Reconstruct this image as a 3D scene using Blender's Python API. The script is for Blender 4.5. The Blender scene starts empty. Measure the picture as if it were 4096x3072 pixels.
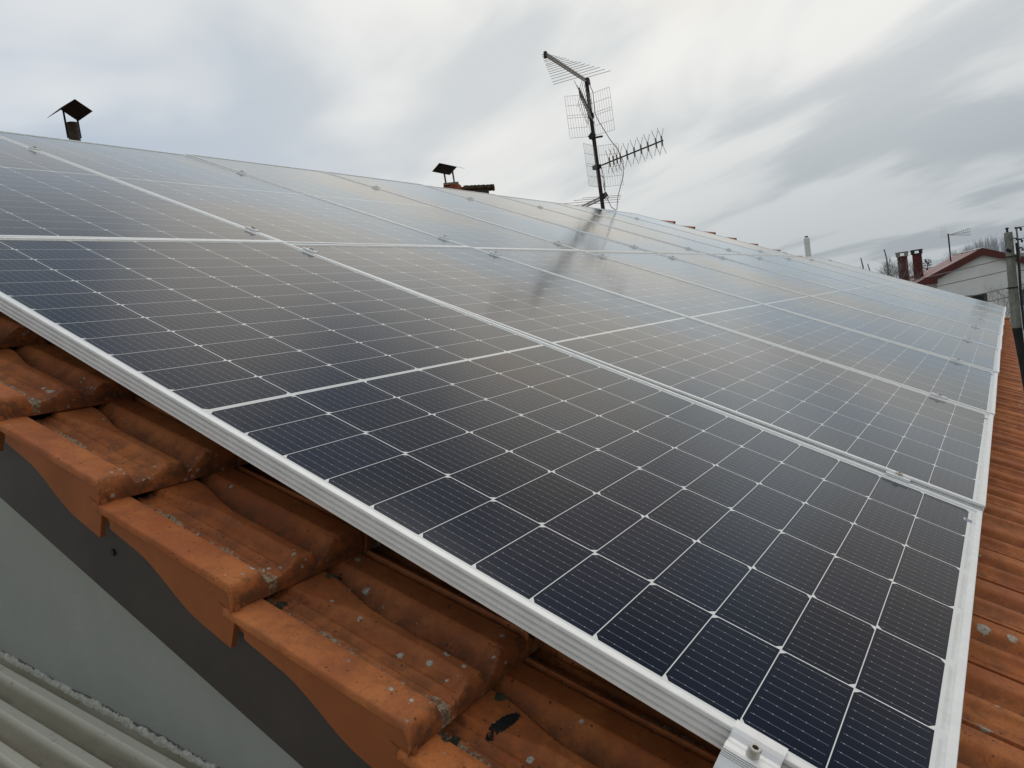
import bpy, math, random
import numpy as np
from mathutils import Vector, Matrix
R_ = math.radians
scene = bpy.context.scene
C = scene.collection
random.seed(7)
rng = np.random.default_rng(7)
GZ = -7.0        # ground level below the roof

# ------------------------------------------------------------------ camera
cam_d = bpy.data.cameras.new('camera')
cam = bpy.data.objects.new('camera', cam_d); C.objects.link(cam)
cam.matrix_world = Matrix(((0.54014464, 0.14039673, -0.82977860, -0.688690), (-0.82984362, -0.07518326, -0.55290781, -0.082412), (-0.14001191, 0.98723667, 0.07589749, 0.500447), (0, 0, 0, 1)))
cam_d.sensor_fit = 'HORIZONTAL'; cam_d.sensor_width = 36.0; cam_d.lens = 26.8131
cam_d.clip_start = 0.02; cam_d.clip_end = 3000
scene.camera = cam
scene.view_settings.view_transform = 'Standard'
scene.view_settings.look = 'None'
scene.view_settings.exposure = 0.0
scene.view_settings.gamma = 1.0

# ------------------------------------------------------------------ node helpers
class V:
    """tiny expression wrapper around math node sockets"""
    def __init__(s, nt, sock): s.nt = nt; s.s = sock
    def _op(s, op, *o, clamp=False):
        n = s.nt.nodes.new('ShaderNodeMath'); n.operation = op; n.use_clamp = clamp
        for i, a in enumerate((s,) + o):
            if isinstance(a, V): s.nt.links.new(a.s, n.inputs[i])
            else: n.inputs[i].default_value = a
        return V(s.nt, n.outputs[0])
    def __add__(s, o): return s._op('ADD', o)
    __radd__ = __add__
    def __sub__(s, o): return s._op('SUBTRACT', o)
    def __rsub__(s, o): return s._op('MULTIPLY', -1.0)._op('ADD', o)
    def __mul__(s, o): return s._op('MULTIPLY', o)
    __rmul__ = __mul__
    def __truediv__(s, o): return s._op('DIVIDE', o)
    def gt(s, o): return s._op('GREATER_THAN', o)
    def lt(s, o): return s._op('LESS_THAN', o)
    def abs(s): return s._op('ABSOLUTE')
    def floor(s): return s._op('FLOOR')
    def fract(s): return s._op('FRACT')
    def pow(s, o): return s._op('POWER', o)
    def mn(s, o): return s._op('MINIMUM', o)
    def mx(s, o): return s._op('MAXIMUM', o)
    def clamp(s): return s._op('ADD', 0.0, clamp=True)
    def smooth(s, a, b):
        n = s.nt.nodes.new('ShaderNodeMapRange'); n.interpolation_type = 'SMOOTHSTEP'
        s.nt.links.new(s.s, n.inputs[0]); n.inputs[1].default_value = a; n.inputs[2].default_value = b
        return V(s.nt, n.outputs[0])

def xyz(nt, sock):
    n = nt.nodes.new('ShaderNodeSeparateXYZ'); nt.links.new(sock, n.inputs[0])
    return [V(nt, n.outputs[i]) for i in range(3)]
def comb(nt, x, y, z):
    n = nt.nodes.new('ShaderNodeCombineXYZ')
    for i, a in enumerate((x, y, z)):
        if isinstance(a, V): nt.links.new(a.s, n.inputs[i])
        else: n.inputs[i].default_value = a
    return n.outputs[0]
def mixc(nt, fac, a, b):
    n = nt.nodes.new('ShaderNodeMix'); n.data_type = 'RGBA'
    for i, v in ((0, fac), (6, a), (7, b)):
        if isinstance(v, V): nt.links.new(v.s, n.inputs[i])
        elif isinstance(v, bpy.types.NodeSocket): nt.links.new(v, n.inputs[i])
        elif i == 0: n.inputs[i].default_value = v
        else: n.inputs[i].default_value = (*v, 1.0)
    return n.outputs[2]
def noise(nt, vec, scale, detail=4.0, rough=0.55, dist=0.0):
    n = nt.nodes.new('ShaderNodeTexNoise'); n.inputs['Scale'].default_value = scale
    n.inputs['Detail'].default_value = detail; n.inputs['Roughness'].default_value = rough
    n.inputs['Distortion'].default_value = dist
    if vec is not None: nt.links.new(vec, n.inputs['Vector'])
    return V(nt, n.outputs[0])
def voro(nt, vec, scale, out='Distance', rnd=1.0):
    n = nt.nodes.new('ShaderNodeTexVoronoi'); n.inputs['Scale'].default_value = scale
    n.inputs['Randomness'].default_value = rnd
    if vec is not None: nt.links.new(vec, n.inputs['Vector'])
    return n
def texco(nt, kind='Object'):
    return nt.nodes.new('ShaderNodeTexCoord').outputs[kind]
def scalevec(nt, vec, s):
    n = nt.nodes.new('ShaderNodeMapping'); nt.links.new(vec, n.inputs[0]); n.inputs['Scale'].default_value = s
    return n.outputs[0]
def new_mat(name):
    m = bpy.data.materials.new(name); m.use_nodes = True
    nt = m.node_tree; b = nt.nodes['Principled BSDF']
    return m, nt, b
def setc(nt, b, key, v):
    s = b.inputs[key]
    if isinstance(v, V): nt.links.new(v.s, s)
    elif isinstance(v, bpy.types.NodeSocket): nt.links.new(v, s)
    elif isinstance(v, tuple): s.default_value = (*v, 1.0)
    else: s.default_value = v
def bump(nt, b, h, strength=0.3, dist=0.002):
    n = nt.nodes.new('ShaderNodeBump'); n.inputs['Strength'].default_value = strength
    n.inputs['Distance'].default_value = dist
    nt.links.new(h.s if isinstance(h, V) else h, n.inputs['Height'])
    nt.links.new(n.outputs[0], b.inputs['Normal'])

# ------------------------------------------------------------------ sky
SUN_AZ, SUN_EL = 8.0, 63.0
w = bpy.data.worlds.new('World'); scene.world = w; w.use_nodes = True
nt = w.node_tree; bg = nt.nodes['Background']
sky = nt.nodes.new('ShaderNodeTexSky'); sky.sky_type = 'NISHITA'; sky.sun_disc = False
sky.sun_elevation = R_(SUN_EL); sky.sun_rotation = R_(90 - SUN_AZ); sky.air_density = 1.0; sky.dust_density = 2.0
gen = texco(nt, 'Generated')
dx, dy, dz = xyz(nt, gen)
zc = dz.mx(0.0)
k = zc + 0.16
px_, py_ = dx / k, dy / k
cloud_vec = comb(nt, px_, py_, 0.0)
c57, s57 = math.cos(R_(57)), math.sin(R_(57))      # the cloud streets run along azimuth 57
street = comb(nt, (px_ * c57 + py_ * s57) * 0.50 + 2.3, (py_ * c57 - px_ * s57) * 1.15 + 0.6, 0.0)
n1 = noise(nt, street, 1.45, 5.0, 0.48, 0.35)
n2 = noise(nt, cloud_vec, 0.75, 2.0, 0.5, 0.1)
lft = (dy - dx * 0.75).smooth(-0.25, 0.2)        # towards the vanishing point of the streets they blur into soft heaps
n3 = noise(nt, cloud_vec, 1.7, 3.0, 0.45, 0.3)
ns = (n1 * 0.72 + n2 * 0.28) * (1.0 - lft * 0.75) + (n3 * 0.6 + n2 * 0.4) * (lft * 0.75)
def azel(a, e): return (math.cos(R_(e)) * math.cos(R_(a)), math.cos(R_(e)) * math.sin(R_(a)), math.sin(R_(e)))
sd = azel(SUN_AZ, SUN_EL)
gd = azel(22.0, 30.0)
dot = (dx * gd[0] + dy * gd[1] + dz * gd[2]).mx(0.0)
glow = dot.pow(5.0)
grey = mixc(nt, ns.smooth(0.42, 0.59), (0.45, 0.49, 0.53), (0.69, 0.715, 0.725))
warm = mixc(nt, ns.smooth(0.40, 0.57), (0.68, 0.705, 0.71), (0.93, 0.92, 0.88))
cl = mixc(nt, glow.smooth(0.10, 0.85), grey, warm)
# thinner, bluer cloud over the left of the view, heavier and darker bank low on the right
azl = (dy * 0.82 + dx * 0.1 - 0.50).smooth(0.0, 0.35)
blue = mixc(nt, ns.smooth(0.42, 0.57), (0.53, 0.62, 0.735), (0.78, 0.815, 0.85))
cl = mixc(nt, azl * 0.9, cl, blue)
low = (0.30 - dz).smooth(0.0, 0.30) * (dx - dy * 0.9).smooth(0.1, 0.8)
lowc = mixc(nt, n1.smooth(0.44, 0.56), (0.345, 0.395, 0.435), (0.48, 0.525, 0.56))
cl = mixc(nt, low * 0.85, cl, lowc)
# thicker cloud overhead: slate blue on the left, brownish grey elsewhere, with a few bright breaks
hic = mixc(nt, (dy - dx * 0.75).smooth(-0.42, 0.05), (0.41, 0.40, 0.38), (0.27, 0.34, 0.44))
hib = mixc(nt, n2.smooth(0.47, 0.60), hic, (0.74, 0.70, 0.64))
cl = mixc(nt, (dz - 0.42).smooth(0.0, 0.18) * 0.92, cl, hib)
for ba, be, bw, bc in ((44.0, 35.0, 0.9965, (0.84, 0.82, 0.78)), (-13.0, 21.0, 0.9975, (0.70, 0.56, 0.42)), (6.0, 31.0, 0.9965, (0.74, 0.64, 0.53)), (16.0, 27.0, 0.9975, (0.97, 0.91, 0.80))):
    bd_ = azel(ba, be); bdot = dx * bd_[0] + dy * bd_[1] + dz * bd_[2]
    cl = mixc(nt, (bdot + (n3 - 0.5) * 0.012).smooth(bw - 0.012, bw + 0.003) * 0.85, cl, bc)
back = (0.25 - dot).smooth(0.0, 1.1)
cl = mixc(nt, back, cl, (0.25, 0.258, 0.262))
skyc = nt.nodes.new('ShaderNodeVectorMath'); skyc.operation = 'SCALE'; nt.links.new(sky.outputs[0], skyc.inputs[0]); skyc.inputs[3].default_value = 0.7
fin = nt.nodes.new('ShaderNodeVectorMath'); fin.operation = 'SCALE'; nt.links.new(cl, fin.inputs[0]); fin.inputs[3].default_value = 10.0
col = mixc(nt, 0.92, skyc.outputs[0], fin.outputs[0])
nt.links.new(col, bg.inputs['Color']); bg.inputs['Strength'].default_value = 0.1

sun_d = bpy.data.lights.new('sun', 'SUN'); sun_d.energy = 0.75; sun_d.angle = R_(46); sun_d.color = (1.0, 0.95, 0.87)
sun = bpy.data.objects.new('sun', sun_d); C.objects.link(sun)
sun.rotation_euler = Vector((-sd[0], -sd[1], -sd[2])).to_track_quat('-Z', 'Y').to_euler()

# ------------------------------------------------------------------ object helpers
def tag(o, label, cat, group=None):
    o['label'] = label; o['category'] = cat
    if group: o['group'] = group
    return o
def empty(name, loc=(0, 0, 0), rz=0.0):
    o = bpy.data.objects.new(name, None); C.objects.link(o); o.location = loc; o.rotation_euler = (0, 0, rz)
    o.empty_display_size = 0.1
    return o
class MB:
    def __init__(s): s.v = []; s.f = []
    def add(s, vs, fs):
        b = len(s.v); s.v += [tuple(v) for v in vs]; s.f += [tuple(i + b for i in f) for f in fs]; return s
    def box(s, x0, x1, y0, y1, z0, z1):
        vs = [(x, y, z) for z in (z0, z1) for y in (y0, y1) for x in (x0, x1)]
        return s.add(vs, [(0, 2, 3, 1), (4, 5, 7, 6), (0, 1, 5, 4), (2, 6, 7, 3), (0, 4, 6, 2), (1, 3, 7, 5)])
    def bar(s, a, b, w, h, up=(0, 0, 1)):
        a = Vector(a); b = Vector(b); d = (b - a).normalized(); u = Vector(up)
        if abs(d.dot(u)) > .98: u = Vector((1, 0, 0))
        sd_ = d.cross(u).normalized(); u2 = sd_.cross(d)
        vs = [p + sd_ * (i * w / 2) + u2 * (j * h / 2) for p in (a, b) for i, j in ((-1, -1), (1, -1), (1, 1), (-1, 1))]
        return s.add(vs, [(0, 1, 2, 3), (4, 7, 6, 5), (0, 4, 5, 1), (1, 5, 6, 2), (2, 6, 7, 3), (3, 7, 4, 0)])
    def tube(s, pts, r, n=6, cap=True):
        pts = [Vector(p) for p in pts]; rs = r if isinstance(r, (list, tuple)) else [r] * len(pts)
        u = None; base = len(s.v)
        for i, p in enumerate(pts):
            d = (pts[min(i + 1, len(pts) - 1)] - pts[max(i - 1, 0)])
            d = d.normalized() if d.length > 1e-9 else Vector((0, 0, 1))
            if u is None:
                u = d.cross(Vector((0, 0, 1)) if abs(d.z) < .9 else Vector((1, 0, 0))).normalized()
            else:
                u = (u - d * u.dot(d)).normalized()
            w_ = d.cross(u)
            for k_ in range(n):
                a = 2 * math.pi * k_ / n
                s.v.append(tuple(p + (u * math.cos(a) + w_ * math.sin(a)) * rs[i]))
        for i in range(len(pts) - 1):
            for k_ in range(n):
                a = base + i * n + k_; b = base + i * n + (k_ + 1) % n
                s.f.append((a, b, b + n, a + n))
        if cap and n > 2:
            s.f.append(tuple(base + k_ for k_ in range(n))[::-1]); s.f.append(tuple(base + (len(pts) - 1) * n + k_ for k_ in range(n)))
        return s
    def build(s, name, mat, parent=None, smooth=False, bevel=0.0, mw=None):
        me = bpy.data.meshes.new(name); me.from_pydata(s.v, [], s.f); me.update()
        if mat: me.materials.append(mat)
        if smooth: me.polygons.foreach_set('use_smooth', [True] * len(me.polygons))
        o = bpy.data.objects.new(name, me); C.objects.link(o)
        if parent: o.parent = parent
        if mw: o.matrix_world = mw
        if bevel:
            m = o.modifiers.new('bevel', 'BEVEL'); m.width = bevel; m.segments = 2; m.limit_method = 'ANGLE'
        return o
def copy_tree(o, parent=None):
    c = o.copy(); C.objects.link(c); c.parent = parent
    for ch in [x for x in list(bpy.data.objects) if x.parent == o and x != c]: copy_tree(ch, c)
    return c

# roof-plane frame: X along the eave, Y up the slope, Z out of the panel plane
PITCH = R_(25)
ROOF = Matrix.Rotation(PITCH, 4, 'X')
def RP(x, y, z): return ROOF @ Vector((x, y, z))

# ------------------------------------------------------------------ materials
def simple(name, colr, rough=0.6, metal=0.0, var=0.12, scale=8.0, bmp=0.15, bd=0.002, spec=0.5):
    m, nt, b = new_mat(name); co = texco(nt)
    n = noise(nt, co, scale, 5.0, 0.6)
    c = mixc(nt, n.smooth(0.3, 0.7), tuple(x * (1 - var) for x in colr), tuple(min(1, x * (1 + var)) for x in colr))
    setc(nt, b, 'Base Color', c); b.inputs['Roughness'].default_value = rough; b.inputs['Metallic'].default_value = metal
    b.inputs['Specular IOR Level'].default_value = spec
    if bmp: bump(nt, b, noise(nt, co, scale * 12, 4.0, 0.6), bmp, bd)
    return m
M_ALU = simple('anodised_aluminium', (0.87, 0.88, 0.87), 0.42, 0.22, 0.04, 30, 0.03, 0.0005)
M_CLAMP = simple('clamp_aluminium', (0.84, 0.85, 0.85), 0.38, 0.30, 0.04, 60, 0.04, 0.0004)
M_BOLT = simple('stainless_bolt', (0.55, 0.53, 0.49), 0.35, 0.9, 0.1, 90, 0.02, 0.0003)
M_HEX = simple('bolt_socket_dark', (0.03, 0.025, 0.025), 0.6, 0.3, 0.1, 90, 0)
M_RAIL = simple('mill_aluminium', (0.55, 0.56, 0.56), 0.45, 0.7, 0.05, 30, 0.03, 0.0005)
M_STICK = simple('label_print_grey', (0.30, 0.34, 0.42), 0.5, 0, 0.1, 60, 0)
M_STICKW = simple('label_paper', (0.72, 0.74, 0.75), 0.5, 0, 0.03, 60, 0)
M_BOARD = simple('dark_painted_board', (0.060, 0.050, 0.046), 0.55, 0, 0.14, 5, 0.15, 0.001, 0.3)
M_BLACK = simple('black_plastic', (0.012, 0.012, 0.013), 0.6, 0, 0.2, 20, 0)
M_RUST = simple('weathered_steel', (0.045, 0.032, 0.026), 0.75, 0.2, 0.3, 40, 0.2)
M_SHEET = simple('dark_cowl_sheet', (0.018, 0.018, 0.022), 0.6, 0.2, 0.2, 20, 0.1)
M_ANT = simple('dull_antenna_aluminium', (0.42, 0.42, 0.40), 0.5, 0.6, 0.1, 30, 0)
M_ANTY = simple('yellowed_antenna_rod', (0.50, 0.44, 0.33), 0.6, 0.1, 0.1, 30, 0)
M_CONC = simple('old_concrete', (0.30, 0.28, 0.23), 0.9, 0, 0.3, 14, 0.5, 0.004)
M_MOSSC = simple('mossy_concrete', (0.085, 0.080, 0.05), 0.95, 0, 0.5, 26, 0.9, 0.01)
M_PIPE = simple('sooty_cement_pipe', (0.060, 0.052, 0.040), 0.9, 0, 0.4, 40, 0.4, 0.003)
M_BRICKR = simple('red_brick_pot', (0.28, 0.085, 0.045), 0.85, 0, 0.2, 20, 0.3, 0.003)
M_WHITEP = simple('white_flue_pipe', (0.86, 0.86, 0.83), 0.5, 0, 0.05, 6, 0)
M_CABLE = simple('grey_cable', (0.20, 0.20, 0.19), 0.6, 0, 0.1, 20, 0)
M_CABLEB = simple('black_cable', (0.012, 0.015, 0.018), 0.6, 0, 0.1, 20, 0)
M_POLE = simple('cast_concrete_pole', (0.25, 0.255, 0.215), 0.9, 0, 0.25, 3, 0.4, 0.01)
M_POLED = simple('dark_pole_foot', (0.022, 0.021, 0.020), 0.9, 0, 0.3, 3, 0.3, 0.01)  # lower section of the pole, darker than the upper shaft
M_BARK = simple('grey_bark', (0.21, 0.20, 0.19), 0.95, 0, 0.2, 6, 0)
M_BARKHAZE = simple('hazed_winter_twigs', (0.50, 0.52, 0.55), 0.95, 0, 0.2, 6, 0)  # distance haze of the far trees is put into this pale bluish colour
M_PINE = simple('dark_conifer', (0.035, 0.05, 0.035), 0.9, 0, 0.4, 6, 0)
M_HROOF = simple('faded_red_roof_sheet', (0.33, 0.12, 0.10), 0.6, 0, 0.12, 2, 0.1, 0.02)
M_FASC = simple('oxblood_fascia', (0.115, 0.027, 0.021), 0.65, 0, 0.15, 2, 0)
M_CHIMR = simple('oxblood_chimney_brick', (0.10, 0.024, 0.020), 0.8, 0, 0.2, 3, 0.2, 0.02)
M_HWALL = simple('white_render', (0.90, 0.90, 0.875), 0.9, 0, 0.04, 1.2, 0.2, 0.01)
M_GLASSD = simple('dark_window', (0.012, 0.012, 0.014), 0.2, 0, 0.2, 2, 0)
M_FRAMED = simple('dark_window_frame', (0.05, 0.042, 0.042), 0.5, 0, 0.1, 2, 0)
M_SLATE = simple('dark_grey_roof', (0.06, 0.06, 0.065), 0.7, 0, 0.1, 2, 0)
def render_wall():
    m, nt, b = new_mat('grey_painted_render'); co = texco(nt)
    n = noise(nt, co, 2.5, 5.0, 0.6); st = noise(nt, scalevec(nt, co, (14, 14, 1.2)), 1.0, 5.0, 0.65); g_ = noise(nt, co, 260.0, 4.0, 0.7)
    c = mixc(nt, n.smooth(0.3, 0.7), (0.305, 0.318, 0.288), (0.35, 0.362, 0.33))
    c = mixc(nt, st.smooth(0.50, 0.72) * 0.10, c, (0.24, 0.24, 0.20))
    c = mixc(nt, g_.smooth(0.55, 0.75) * 0.22, c, (0.24, 0.25, 0.22))
    setc(nt, b, 'Base Color', c); b.inputs['Roughness'].default_value = 0.9; b.inputs['Specular IOR Level'].default_value = 0.25
    bump(nt, b, g_ * 0.6 + n * 0.4, 0.6, 0.002); return m
M_WALL = render_wall()

def ground_mat():
    m, nt, b = new_mat('winter_grass_ground'); co = texco(nt)
    n = noise(nt, co, 0.15, 6.0, 0.6); n2 = noise(nt, co, 3.0, 5.0, 0.65)
    c = mixc(nt, n.smooth(0.4, 0.6), (0.060, 0.070, 0.030), (0.115, 0.105, 0.065))
    c = mixc(nt, n2.smooth(0.35, 0.75), c, (0.05, 0.045, 0.03))
    setc(nt, b, 'Base Color', c); b.inputs['Roughness'].default_value = 0.95
    bump(nt, b, n2, 0.6, 0.05); return m
M_GROUND = ground_mat()

LICHEN = [(-0.0812, 0.7934, 0.01), (0.0479, 0.7046, 0.0125), (0.0832, 0.7572, 0.016), (-0.0154, 0.7076, 0.006), (-0.0179, 0.5374, 0.0105), (-0.0288, 0.5742, 0.0105), (0.004, 0.5275, 0.012), (-0.0971, 0.5306, 0.007), (-0.0275, 0.3751, 0.011), (-0.0234, 1.4052, 0.013), (-0.0236, 1.4274, 0.01), (0.527, -0.0706, 0.021), (0.8554, -0.0624, 0.013), (0.8593, -0.1068, 0.011), (0.8189, -0.1204, 0.011), (-0.0618, 0.54, 0.006), (-0.0139, 0.6569, 0.008)]      # x, distance up the slope, radius
def tile_mat(name, near):
    m, nt, b = new_mat(name); co = texco(nt)
    at = nt.nodes.new('ShaderNodeAttribute'); at.attribute_name = 'tile'   # x: per tile tone, y: 0 low channel .. 1 high roll, z: 0 at the nose .. 1
    ax, ay, az_ = xyz(nt, at.outputs['Vector'])
    big = noise(nt, co, 7.0, 4.0, 0.6, 0.3)
    med = noise(nt, co, 28.0, 5.0, 0.65)
    fine = noise(nt, co, 240.0, 4.0, 0.7)
    base = mixc(nt, big.smooth(0.33, 0.68), (0.35, 0.090, 0.022), (0.56, 0.188, 0.048))
    base = mixc(nt, ax, base, (0.44, 0.165, 0.065))
    base = mixc(nt, med.smooth(0.42, 0.72) * 0.6, base, (0.25, 0.075, 0.026))
    base = mixc(nt, fine.smooth(0.50, 0.68) * 0.45, base, (0.19, 0.065, 0.028))
    # rain-washed grime lying in the channels
    grime = (1.0 - ay) * med.smooth(0.36, 0.60) * 0.62 + (1.0 - ay) * 0.12
    base = mixc(nt, grime, base, (0.15, 0.062, 0.028))
    # grey lime / lichen crust along the foot of the roll
    af = nt.nodes.new('ShaderNodeAttribute'); af.attribute_name = 'foot'; foot = V(nt, af.outputs['Fac'])
    gran = noise(nt, co, 210.0, 3.0, 0.75)
    crust = (foot * 0.42 + noise(nt, co, 13.0, 5.0, 0.65) * 1.25 + gran * 0.55).smooth(1.23, 1.35)
    base = mixc(nt, crust * 0.85, base, mixc(nt, gran.smooth(0.40, 0.62), (0.115, 0.085, 0.045), (0.40, 0.36, 0.25)))
    # pale lichen rosettes
    wob = noise(nt, co, 330.0, 3.0, 0.7)
    v = voro(nt, co, 21.0); vd = V(nt, v.outputs['Distance']); vc = xyz(nt, v.outputs['Color'])
    lich = (vd + (wob - 0.5) * 0.22).lt(vc[0] * 0.17) * vc[1].gt(0.88)
    v2 = voro(nt, co, 85.0); v2d = V(nt, v2.outputs['Distance']); v2c = xyz(nt, v2.outputs['Color'])
    cluster = noise(nt, co, 14.0, 3.0, 0.6).smooth(0.56, 0.66)
    lich2 = (v2d + (wob - 0.5) * 0.75).lt(v2c[0] * 0.30) * v2c[1].gt(0.45) * (cluster * 0.95 + (1.0 - az_).smooth(0.80, 0.97) * 0.8).gt(0.45)
    ox_, oy_, oz_ = xyz(nt, co)
    ys_ = oy_ * math.cos(PITCH) + oz_ * math.sin(PITCH)
    ww = noise(nt, co, 120.0, 4.0, 0.75)
    big_ = None
    for sx_, sy_, sr_ in LICHEN:
        dd_ = ((ox_ - sx_) * (ox_ - sx_) + (ys_ - sy_) * (ys_ - sy_)).pow(0.5)
        t_ = (dd_ + (ww - 0.5) * (sr_ * 1.5)).lt(sr_ * (0.38 if sx_ < .3 else 0.85)) * (fine + dd_ * (0.25 / sr_)).gt(0.47)
        big_ = t_ if big_ is None else big_.mx(t_)
    lm = lich.mx(lich2).mx(big_)
    lcol = mixc(nt, fine.smooth(0.35, 0.7), (0.30, 0.295, 0.24), (0.60, 0.60, 0.53))
    base = mixc(nt, lm * 0.9, base, lcol)
    # dark pits and specks
    v3 = voro(nt, co, 150.0); v3d = V(nt, v3.outputs['Distance']); v3c = xyz(nt, v3.outputs['Color'])
    pits = v3d.lt(v3c[0] * 0.30) * v3c[1].gt(0.82)
    base = mixc(nt, pits * 0.75, base, (0.07, 0.026, 0.014))
    # black algae beside the overlaps
    alg = (az_.gt(0.80)) * noise(nt, co, 60.0, 4.0, 0.7).smooth(0.50, 0.64) * (1.0 - ay)
    nose = (0.10 - az_).smooth(0.0, 0.10) * noise(nt, co, 45.0, 4.0, 0.7).smooth(0.46, 0.62)
    base = mixc(nt, alg * 0.8, base, (0.035, 0.028, 0.022))
    base = mixc(nt, nose * 0.62, base, (0.075, 0.045, 0.028))
    setc(nt, b, 'Base Color', base)
    b.inputs['Roughness'].default_value = 0.72; b.inputs['Specular IOR Level'].default_value = 0.35
    h = med * 0.5 + fine * 0.30 + lm * 0.55 - pits * 0.5
    bump(nt, b, h, 0.8, 0.0022)
    return m
M_TILE = tile_mat('terracotta_tile', True)

def apron_mat():
    m, nt, b = new_mat('smooth_terracotta_flank'); co = texco(nt)
    n = noise(nt, co, 9.0, 4.0, 0.55)
    c = mixc(nt, n.smooth(0.3, 0.7), (0.27, 0.076, 0.020), (0.36, 0.112, 0.032))
    oi = nt.nodes.new('ShaderNodeObjectInfo'); c = mixc(nt, V(nt, oi.outputs['Random']) * 0.45, c, (0.26, 0.085, 0.030))
    c = mixc(nt, noise(nt, co, 40.0, 5.0, 0.7).smooth(0.5, 0.72) * 0.35, c, (0.17, 0.06, 0.025))
    st = noise(nt, scalevec(nt, co, (30, 30, 5)), 1.0, 4.0, 0.6)
    c = mixc(nt, st.smooth(0.55, 0.7) * 0.3, c, (0.20, 0.07, 0.03))
    v3 = voro(nt, co, 60.0); v3c = xyz(nt, v3.outputs['Color'])
    c = mixc(nt, V(nt, v3.outputs['Distance']).lt(0.08) * v3c[1].gt(0.9) * 0.5, c, (0.09, 0.04, 0.02))
    setc(nt, b, 'Base Color', c); b.inputs['Roughness'].default_value = 0.75; b.inputs['Specular IOR Level'].default_value = 0.3
    bump(nt, b, noise(nt, co, 150.0, 4.0, 0.6), 0.25, 0.0008); return m
M_APRON = apron_mat()

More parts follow.
